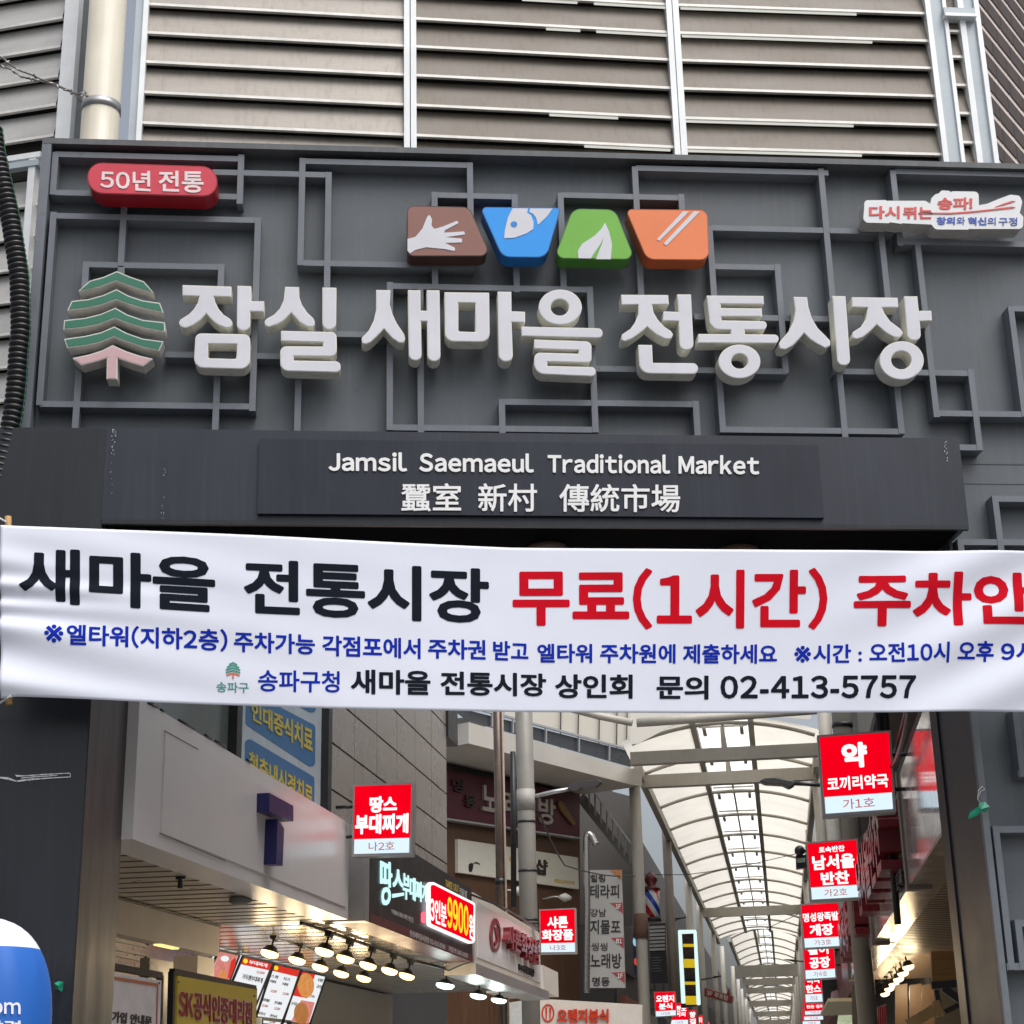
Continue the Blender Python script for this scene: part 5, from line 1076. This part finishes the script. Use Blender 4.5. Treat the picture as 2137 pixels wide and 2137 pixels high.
track('black lamp track along the front of the stew shop ceiling', B2, (-60, 1285), (600, 1508), LF); track('black lamp track along the back row over the menu boards', B5, (1195, 350), (2300, 730), LBK); track('black lamp track running on under the cosmetics sign', B2, (600, 1505), (1300, 1690), PL(-4.5))
pr2 = make_lamp('right', E_wht2, .085, 'flood lamps under the right board ceiling', .22, 15, (1, .76, .45))
for i, (x, y) in enumerate(((843, 1590), (812, 1628), (785, 1662), (757, 1692), (730, 1720), (705, 1750))):
    place(pr2, i == 0, on(B4(x, y), PL(1.85)), ('nearest', 'second', 'third', 'fourth', 'fifth', 'farthest')[i]+' flood lamp of the row under the right board ceiling', (0, math.radians(-12), -PH))
track('black lamp track above the right row of flood lamps', B4, (845, 1500), (640, 1700), PL(1.85))
# ---------------------------------------------------------------- menu boards, leaning forward
tl = math.radians(26); nM = (N_*math.cos(tl)-Z_*math.sin(tl)).normalized(); PM = (AL(-6.75, 0, 2.9), nM)
E_menu = glow('lit_menu_white', (.95, .97, 1.0), .92, .04); E_mred = glow('lit_menu_red', (.80, .045, .03), .9, .15); E_mpk = glow('lit_menu_pink', (.85, .30, .25), .8, .3); E_mor = glow('lit_menu_orange', (.85, .35, .10), .8, .4); E_mbr = glow('lit_menu_broth', (.55, .22, .07), .8, .3)
M_mink = mat('menu_ink', (.04, .04, .04), .5); M_mred = mat('menu_red_ink', (.6, .08, .06), .5)
PM1, PM2 = (PM[0]+nM*.008, nM), (PM[0]+nM*.014, nM)
GM = 'lit menu boards over the counter'
def menu(label, q):
    t = thing('menu_board', label, 'menu board', GM); slab('panel', B5, q, PM, .04, E_menu, t)
    bm = bmesh.new(); P = [on(B5(*p), PM1) for p in q]
    for p_, q_ in zip(P, P[1:]+P[:1]): bar(bm, p_, q_, .025, .025)
    mesh_obj('frame', bm, M_blk, t); return t
t = menu('lit menu board with a food photograph, leftmost beside the lit column', [(930, 545), (1108, 586), (985, 905), (810, 850)])
slab('photo', B5, [(940, 556), (1095, 590), (1040, 760), (1000, 880), (840, 850)], PM1, .004, E_mpk, t); slab('photo_detail', B5, [(1040, 640, 20), (1085, 600, 20), (1060, 740, 20), (1000, 830, 20)], PM2, .004, E_mred, t); slab('photo_detail', B5, ell(970, 760, 28, 45, 20), PM2, .004, E_mor, t); slab('photo_detail', B5, ell(985, 620, 35, 25, 20), PM2, .004, E_menu, t)
t = menu('lit menu board with a red heading and one big dish name', [(1138, 598), (1395, 656), (1180, 1190), (915, 1130)])
slab('heading', B5, [(1140, 602), (1390, 658), (1365, 720), (1110, 665)], PM1, .004, E_mred, t); slab('round_mark', B5, ell(1162, 640, 18, 20, 16), PM2, .004, E_yel, t)
lettering('lettering', '가득햄부대찌개', B5, [(1140, 748), (1312, 785), (1300, 830), (1125, 792)], PM, M_mink, t, bold=.02, off=.006); lettering('lettering', '12,500', B5, [(1258, 720), (1325, 734), (1320, 758), (1252, 744)], PM, M_mred, t, off=.006); lettering('lettering', '부대찌개', B5, [(1195, 630), (1350, 664), (1342, 695), (1188, 662)], PM1, E_menu, t, off=.004)
t = menu('lit menu board with a red heading and a grid of prices', [(1403, 662), (1632, 714), (1465, 1215), (1235, 1165)])
slab('heading', B5, [(1405, 666), (1628, 717), (1605, 775), (1385, 722)], PM1, .004, E_mred, t); slab('round_mark', B5, ell(1425, 700, 17, 19, 16), PM2, .004, E_yel, t)
for cx, cy, s1, s2 in ((1385, 752, '스팸', '부대찌개'), (1490, 775, '치즈', '부대찌개'), (1310, 955, '김치부대찌개', ''), (1415, 980, '만두부대찌개', ''), (1275, 1070, '사리추가', ''), (1375, 1092, '라면사리', '')):
    lettering('lettering', s1, B5, [(cx, cy), (cx+60, cy+13), (cx+50, cy+40), (cx-10, cy+27)], PM, M_mink, t, bold=.015, off=.006)
    if s2: lettering('lettering', s2, B5, [(cx-10, cy+45), (cx+40, cy+56), (cx+30, cy+82), (cx-20, cy+70)], PM, M_mink, t, bold=.015, off=.006)
    dy = 130 if s2 else 52
    lettering('lettering', '12,500', B5, [(cx-5, cy+dy), (cx+45, cy+dy+10), (cx+36, cy+dy+34), (cx-14, cy+dy+24)], PM, M_mred, t, bold=.015, off=.006)
t = menu('lit menu board with photographs of a stew pot and a broth bowl', [(1640, 722), (1852, 768), (1690, 1240), (1462, 1190)])
slab('photo', B5, [(1642, 728), (1760, 752), (1690, 960), (1562, 935)], PM1, .004, E_mred, t); slab('stew_bowl', B5, ell(1680, 850, 70, 105, 26), PM2, .004, E_mor, t); slab('photo', B5, [(1640, 975), (1755, 995), (1690, 1220), (1540, 1190)], PM1, .004, E_mpk, t); slab('broth_bowl', B5, ell(1640, 1090, 62, 95, 26), PM2, .004, E_mbr, t)
for cx, cy, s1 in ((1785, 785, '육개장'), (1775, 840, '곰탕'), (1560, 985, '순사골')): lettering('lettering', s1, B5, [(cx, cy), (cx+45, cy+9), (cx+36, cy+38), (cx-9, cy+28)], PM, M_mink, t, bold=.015, off=.006)
lettering('lettering', '7,500', B5, [(1710, 925), (1755, 935), (1750, 960), (1703, 950)], PM, M_mred, t, off=.006)
# ---------------------------------------------------------------- standing signs at the lower left
def stand(label, q, fr, m, pl, extra):
    t = thing('standing_sign', label, 'standing sign'); n_ = pl[1]
    slab('panel', B5, q, pl, .02, m, t); bm = bmesh.new(); P = [on(B5(*p), pl) for p in fr]
    for p_, q_ in zip(P, P[1:]): bar(bm, p_-n_*.03, q_-n_*.03, .045, .045)
    b0, b1 = P[0], P[-1]
    mesh_obj('frame', bm, M_blk, t)
    for b in (b0, b1): obj1('leg', lambda bm: bar(bm, Vector((b.x, b.y, 0))-n_*.03, b-n_*.03-Z_*.02, .04, .04), M_blk, t)
    extra(t, pl); return t
M_sky_ = mat('sk_yellow', (.66, .49, .05), .45, 0, .06, 2, .1, (.5, .36, .03)); M_skr = mat('sk_red', (.30, .015, .025), .5); M_pkw = mat('pink_white', (.75, .55, .52), .5)
def ex(t, pl):
    lettering('lettering', 'SK공식인증대리점', B5, [(584, 868), (1224, 985), (1222, 1212), (582, 1135)], pl, M_pkw, t, bold=.055, th=.002)
    lettering('lettering', 'SK공식인증대리점', B5, [(590, 876), (1218, 992), (1216, 1205), (588, 1128)], pl, M_skr, t, bold=.03, off=.007)
    for x, y in ((590, 820), (1238, 940)): slab('eyelet', B5, ell(x, y, 7, 8, 12), (pl[0]+pl[1]*.004, pl[1]), .003, M_blk, t)
stand('yellow standing sign with red writing below the menu boards', [(580, 765), (1258, 885), (1245, 1400), (565, 1400)], [(545, 1400), (562, 728), (1262, 872), (1245, 1400)], M_sky_, PL(-4.55), ex)
def ex2(t, pl):
    bm = bmesh.new(); n_ = pl[1]; P = [on(B5(*p), (pl[0]+n_*.004, n_)) for p in ((-200, 748), (408, 846), (392, 1400))]
    for p_, q_ in zip(P, P[1:]): bar(bm, p_, q_, .02, .004, n_)
    mesh_obj('border', bm, mat('border_orange', (.45, .14, .06), .5), t)
    lettering('lettering', '가입 안내문', B5, [(20, 1065), (358, 1115), (352, 1205), (12, 1165)], pl, M_bk2, t, bold=.035)
    for x, y in ((422, 830),): slab('eyelet', B5, ell(x, y, 7, 10, 12), (pl[0]+n_*.004, n_), .003, M_blk, t)
stand('white standing notice with an orange border beside the left gate pillar', [(-250, 700), (440, 805), (420, 1400), (-250, 1400)], [(-200, 640), (460, 762), (446, 1400)], mat('notice_white', (.66, .61, .60), .5), PL(-4.45), ex2)
# ---------------------------------------------------------------- things among the left columns
t = thing('lit_photo_column', 'tall glowing vertical sign with dark food photographs and yellow captions', 'shop sign'); PLc = PA(60)
slab('case', B3, [(468, 1372), (582, 1370), (608, 1822), (490, 1835)], PLc, .3, M_blk, t)
E_led = glow('led_strip', (.74, .97, .93), 1.05); pl = PA(59.97)
for q in ([(470, 1375, 8), (492, 1375, 8), (516, 1810, 8), (490, 1810, 8)], [(562, 1375, 8), (582, 1375, 8), (606, 1820, 8), (582, 1820, 8)], [(470, 1372, 8), (580, 1370, 8), (581, 1392, 8), (471, 1396, 8)]): slab('light_strip', B3, q, pl, .03, E_led, t)
for y0 in (1455, 1545, 1680, 1765): 
    h_ = 18 if y0 in (1455, 1680) else 52
    slab('caption', B3, [(498+(y0-1400)*.045, y0), (566+(y0-1400)*.045, y0), (566+(y0+h_-1400)*.045, y0+h_), (498+(y0+h_-1400)*.045, y0+h_)], PA(59.98), .02, glow('caption_yellow%d' % y0, (.75, .52, .02), .85), t)
for y0 in (1398, 1478, 1604, 1700):
    slab('photo', B3, [(497+(y0-1400)*.045, y0), (564+(y0-1400)*.045, y0), (567+(y0-1340)*.045, y0+52), (499+(y0-1340)*.045, y0+52)], PA(59.98), .02, mat('food_photo%d' % y0, (.05, .03, .028), .4, 0, .9, 7), t)
t = thing('barber_pole', 'red, white and blue striped barber pole beside the first arcade column', 'barber pole'); PBp = PA(52)
a_, b_p = on(B3(312, 1135), PBp), on(B3(318, 1300), PBp); rb = .23
m, tr_, o__ = new_mat('barber_stripes'); N, L = tr_.nodes, tr_.links
tc = N.new('ShaderNodeTexCoord'); sp = N.new('ShaderNodeSeparateXYZ'); L.new(tc.outputs['Object'], sp.inputs[0])
mx = N.new('ShaderNodeMath'); mx.operation = 'MULTIPLY_ADD'; L.new(sp.outputs[0], mx.inputs[0]); mx.inputs[1].default_value = 1.6; L.new(sp.outputs[2], mx.inputs[2])
md_ = N.new('ShaderNodeMath'); md_.operation = 'FRACT'; L.new(mx.outputs[0], md_.inputs[0])
cr = N.new('ShaderNodeValToRGB'); cr.color_ramp.interpolation = 'CONSTANT'; L.new(md_.outputs[0], cr.inputs[0])
cr.color_ramp.elements[0].color = (.7, .7, .72, 1); cr.color_ramp.elements[1].position = .25; cr.color_ramp.elements[1].color = (.55, .02, .03, 1)
e = cr.color_ramp.elements.new(.5); e.color = (.7, .7, .72, 1); e = cr.color_ramp.elements.new(.75); e.color = (.02, .06, .4, 1)
bs = N.new('ShaderNodeBsdfPrincipled'); bs.inputs['Roughness'].default_value = .2; L.new(cr.outputs[0], bs.inputs['Base Color']); L.new(bs.outputs[0], o__.inputs[0])
obj1('striped_glass', lambda bm: tube(bm, [Vector((a_.x, a_.y, b_p.z)), a_], rb, 20), m, t)
obj1('cap', lambda bm: tube(bm, [a_, a_+Z_*.06, a_+Z_*.14, a_+Z_*.30, a_+Z_*.42, a_+Z_*.55], [rb*1.15, rb*1.15, rb*.5, rb*.9, rb*.7, .03], 18), mat('cap_maroon', (.12, .012, .015), .3), t)
obj1('base', lambda bm: tube(bm, [Vector((a_.x, a_.y, b_p.z-.12)), Vector((a_.x, a_.y, b_p.z+.001))], rb*1.15, 18), M_blk, t)
t = thing('black_menu_banner', 'black hanging menu banner with faint grey lines between two arcade columns', 'banner'); PBm = PA(56)
slab('cloth', B3, [(305, 1505), (400, 1500), (412, 1690), (308, 1690)], PBm, .05, mat('black_cloth', (.02, .02, .022), .6), t)
for k in range(6): slab('line', B3, [(312, 1535+k*16), (312+random.choice((50, 68, 40)), 1533+k*16), (372, 1537+k*16), (312, 1539+k*16)], PA(55.99), .008, mat('faint_line', (.16, .16, .17), .6), t)
t = thing('louvre_shutter', 'pale grey louvred shutter behind the first two arcade columns', 'shutter'); PSh = PA(58)
for k in range(7): slab('slat', B3, [(300, 1350+k*22), (392, 1346+k*22), (394, 1360+k*22), (300, 1365+k*22)], PSh, .05, mat('slat_pale', (.42, .41, .40), .5), t)
slab('backing', B3, [(298, 1335), (396, 1330), (398, 1500), (298, 1505)], PA(58.2), .1, M_intd, t)
t = thing('blue_shop_lights', 'round blue and red shop lights glimpsed left of the first arcade column', 'sign'); 
slab('blue_disc', B3, ell(216, 1440, 14, 28, 18), PA(53), .08, glow('lit_blue_disc', (.3, .65, .9), .9), t); slab('red_disc', B3, ell(220, 1560, 12, 22, 18), PA(53), .08, glow('lit_red_disc', (.7, .08, .05), .8), t); slab('panel', B3, [(203, 1400), (232, 1400), (236, 1640), (206, 1640)], PA(53.2), .1, mat('navy_panel', (.02, .03, .1), .5), t)
t = thing('arrow_sign', 'tilted red roof-top sign with a pointing thumb shape at its right end', 'sign'); PAr = PA(75)
o_ar = [(626, 1712), (758, 1752), (770, 1720, 8), (782, 1718, 8), (784, 1755), (803, 1768, 8), (800, 1800, 8), (790, 1812, 8), (768, 1806), (624, 1768)]
slab('border', B3, o_ar, PAr, .2, mat('sign_white_edge', (.55, .42, .40), .5), t); slab('face', B3, [(630, 1718), (760, 1758), (774, 1726, 6), (779, 1726, 6), (779, 1760), (796, 1772, 6), (794, 1796, 6), (786, 1806, 6), (768, 1800), (628, 1764)], PA(74.97), .025, mat('brick_red_face', (.36, .04, .035), .5), t)
lettering('lettering', '3F 루프탑', B3, [(642, 1727), (770, 1765), (768, 1797), (640, 1760)], PA(74.97), mat('sign_white_ink', (.75, .68, .65), .5), t, bold=.03, th=.01)
t = thing('security_camera', 'black speaker and camera cluster left of the second red lightbox', 'camera'); PCm = PA(25)
c = on(B3(1195, 900), PCm); bm = bmesh.new(); bmesh.ops.create_icosphere(bm, subdivisions=3, radius=.075, matrix=Matrix.Translation(c)); mesh_obj('dome', bm, M_blk, t)
slab('body', B3, [(1172, 925, 6), (1235, 925, 6), (1240, 1000, 6), (1174, 1008, 6)], PCm, .15, M_blk, t); slab('lens_window', B3, [(1178, 945), (1230, 942), (1228, 968), (1180, 972)], PA(24.99), .008, mat('lens_pale', (.3, .34, .26), .2), t)
obj1('arm', lambda bm: tube(bm, [c+A_*.05, c+A_*.05+N_*.5], .02, 8), M_blk, t)
for lab, pts, al in (('thin cable crossing the alley below the skylight', [(-60, 1043), (520, 1043), (800, 1005), (1175, 918)], 58), ('thin stay wire across the far barrel roof', [(1000, 1362), (1195, 1275)], 100)):
    t = thing('cable', lab, 'cable'); obj1('strand', lambda bm: tube(bm, [on(B3(*p), PA(al)) for p in pts], .012 if al < 70 else .02, 6), M_blk, t)
# ---------------------------------------------------------------- inflatable at the lower left, ribbons
inf = thing('inflatable_sign', 'rounded blue and white inflatable advertising figure at the lower left corner', 'inflatable')
DI = 8.9; ce = on((-42, 1990), PY(DI)); Ri = on((113, 2030), PY(DI)).x-ce.x; zt_ = on((-42, 1915), PY(DI)).z
def prof(h): return Ri*min(1, (max(h, 0)/.62)**.5 if h < .0 else (1-(1-min(h/.55, 1))**2.4)**(1/2.4))
bm = bmesh.new(); SEG = 72; rows = [0, .004, .012, .03, .05, .075, .10, .13, .16, .20, .25, .31, .38, .46, .55, .8, 1.2, 1.8, zt_]; rings = []
for h in rows:
    ring = []
    for k in range(SEG):
        a = 2*math.pi*k/SEG; wv = 1+ (.016*math.sin(a*23+3*math.sin(a*5))*math.exp(-((h-.24)/.11)**2)+.006*math.sin(a*9+h*4))
        r = prof(h)*wv; ring.append(bm.verts.new((ce.x+r*math.cos(a), ce.y+r*math.sin(a), zt_-h)))
    rings.append(ring)
zw_ = on((90, 1972), PY(DI-Ri*.5)).z
for a_r, b_r, h in zip(rings, rings[1:], rows[1:]):
    for k in range(SEG):
        f = bm.faces.new([a_r[k], b_r[k], b_r[(k+1) % SEG], a_r[(k+1) % SEG]]); f.smooth = True
        f.material_index = 0 if (zt_-h) > zw_-.02 else 1
mesh_obj('body', bm, [mat('inflatable_white', (.72, .74, .82), .5, 0, .03), mat('inflatable_blue', (.012, .115, .46), .6, 0, .06, 3)], inf, smooth=True)
def on_cyl(p):
    r = ray(p); ax, ay = EYE.x-ce.x, EYE.y-ce.y; A = r.x*r.x+r.y*r.y; B = 2*(ax*r.x+ay*r.y); C = ax*ax+ay*ay-(Ri+.006)**2
    return EYE + r*((-B-math.sqrt(max(B*B-4*A*C, 0)))/(2*A))
for s_t, q in (('com', [(-42, 2090), (43, 2092), (43, 2117), (-42, 2115)]), ('달력', [(-30, 2128), (43, 2130), (43, 2160), (-30, 2158)])):
    V, Fc = text2d(s_t, .02); bm = bmesh.new(); vv = []
    for u, v in V:
        x = (q[3][0]*(1-u)+q[2][0]*u)*(1-v)+(q[0][0]*(1-u)+q[1][0]*u)*v; y = (q[3][1]*(1-u)+q[2][1]*u)*(1-v)+(q[0][1]*(1-u)+q[1][1]*u)*v; vv.append(bm.verts.new(on_cyl((x, y))))
    for f in Fc: bm.faces.new([vv[i] for i in f])
    mesh_obj('lettering', bm, mat('inflatable_ink', (.75, .77, .85), .5), inf)
def ribbon(label, kk, pts, pl):
    t = thing('ribbon', label, 'ribbon', 'green plastic ribbons tied to the gate'); P = [on(kk(*p), pl) for p in pts]; bm = bmesh.new()
    c = sum(P, Vector())/len(P)-Vector((0, .03, 0)); cv = bm.verts.new(c); vs2 = [bm.verts.new(p+Vector((0, .02*math.sin(i*2.3), 0))) for i, p in enumerate(P)]
    for i in range(len(vs2)): bm.faces.new([cv, vs2[i], vs2[(i+1) % len(vs2)]])
    o = mesh_obj('knot', bm, mat('green_ribbon', (.012, .28, .16), .35, 0, .15, 20), t); s = o.modifiers.new('t', 'SOLIDIFY'); s.thickness = .003
ribbon('green plastic ribbon knotted on the right gate post', B4, [(1200, 712), (1215, 670), (1255, 640), (1270, 615), (1300, 610), (1320, 640), (1312, 665), (1280, 665), (1250, 690)], PY(10.15))
ribbon('small green ribbon on the left pillar beside the inflatable', B1, [(315, 1690), (335, 1680), (368, 1682), (360, 1720), (352, 1738), (340, 1725), (320, 1722)], PY(9.95))

t = thing('tie_string', 'white string loop above the green ribbon on the right gate post', 'string'); PTs = PY(10.195)
obj1('loop', lambda bm: tube(bm, [on(B4(*p), PTs) for p in ((1272, 615), (1256, 590), (1262, 540), (1285, 518), (1297, 535), (1275, 545), (1262, 580))], .0035, 6), bpy.data.materials['rope_white'], t)
for lab, pts, al, r_ in (('black cable hooked along the top of the cosmetics signboard', [(925, 1125), (1100, 1195), (1310, 1318)], 0, .016), ('thin black wire loop below the black signboard', [(690, 1522), (790, 1560), (870, 1525), (915, 1512)], 0, .012)):
    pl_ = PA(al) if al else PL(-4.05)
    t = thing('cable', lab, 'cable'); obj1('strand', lambda bm: tube(bm, [on(B2(*p), pl_) for p in pts], r_, 6), M_blk, t)

for lab, pts, r_ in (('black cable slung along the right fascias behind the lightboxes', [(1.12, 12.5, 4.30), (1.1, 15, 4.18), (1.12, 18, 4.34), (1.1, 22, 4.2), (1.12, 29, 4.3), (1.1, 40, 4.25)], .016), ('second black cable slung higher along the right fascias', [(1.18, 12.5, 4.55), (1.15, 17, 4.36), (1.18, 22, 4.52), (1.15, 30, 4.35), (1.18, 40, 4.5)], .012), ('pair of dark cables under the slanting balcony', [(-4.7, 35.2, 7.1), (-5.0, 42, 6.8), (-3.9, 50, 7.4)], .02)):
    P_c = [AL(*p) for p in pts]; pp = []
    for p, q in zip(P_c, P_c[1:]): pp += [p.lerp(q, k/6)-Z_*.10*math.sin(math.pi*k/6) for k in range(6)]
    pp.append(P_c[-1]); t = thing('cable', lab, 'cable'); obj1('strand', lambda bm: tube(bm, pp, r_, 6), M_blk, t)
# ================================================================ put every Empty at the base of its thing
def finish():
    bpy.context.view_layer.update()
    for o in list(SC.objects):
        if o.type == 'EMPTY' and o.parent is None and o.location.length < 1e-6:
            co = []
            def rec(x, m):
                for ch in x.children:
                    mm = m @ ch.matrix_local
                    if ch.type == 'MESH': co.extend(mm @ Vector(c) for c in ch.bound_box)
                    rec(ch, mm)
            rec(o, Matrix())
            if not co: continue
            b = Vector((sum(c.x for c in co)/len(co), sum(c.y for c in co)/len(co), min(c.z for c in co)))
            o.location = b
            for ch in o.children: ch.location = ch.location - b
finish()
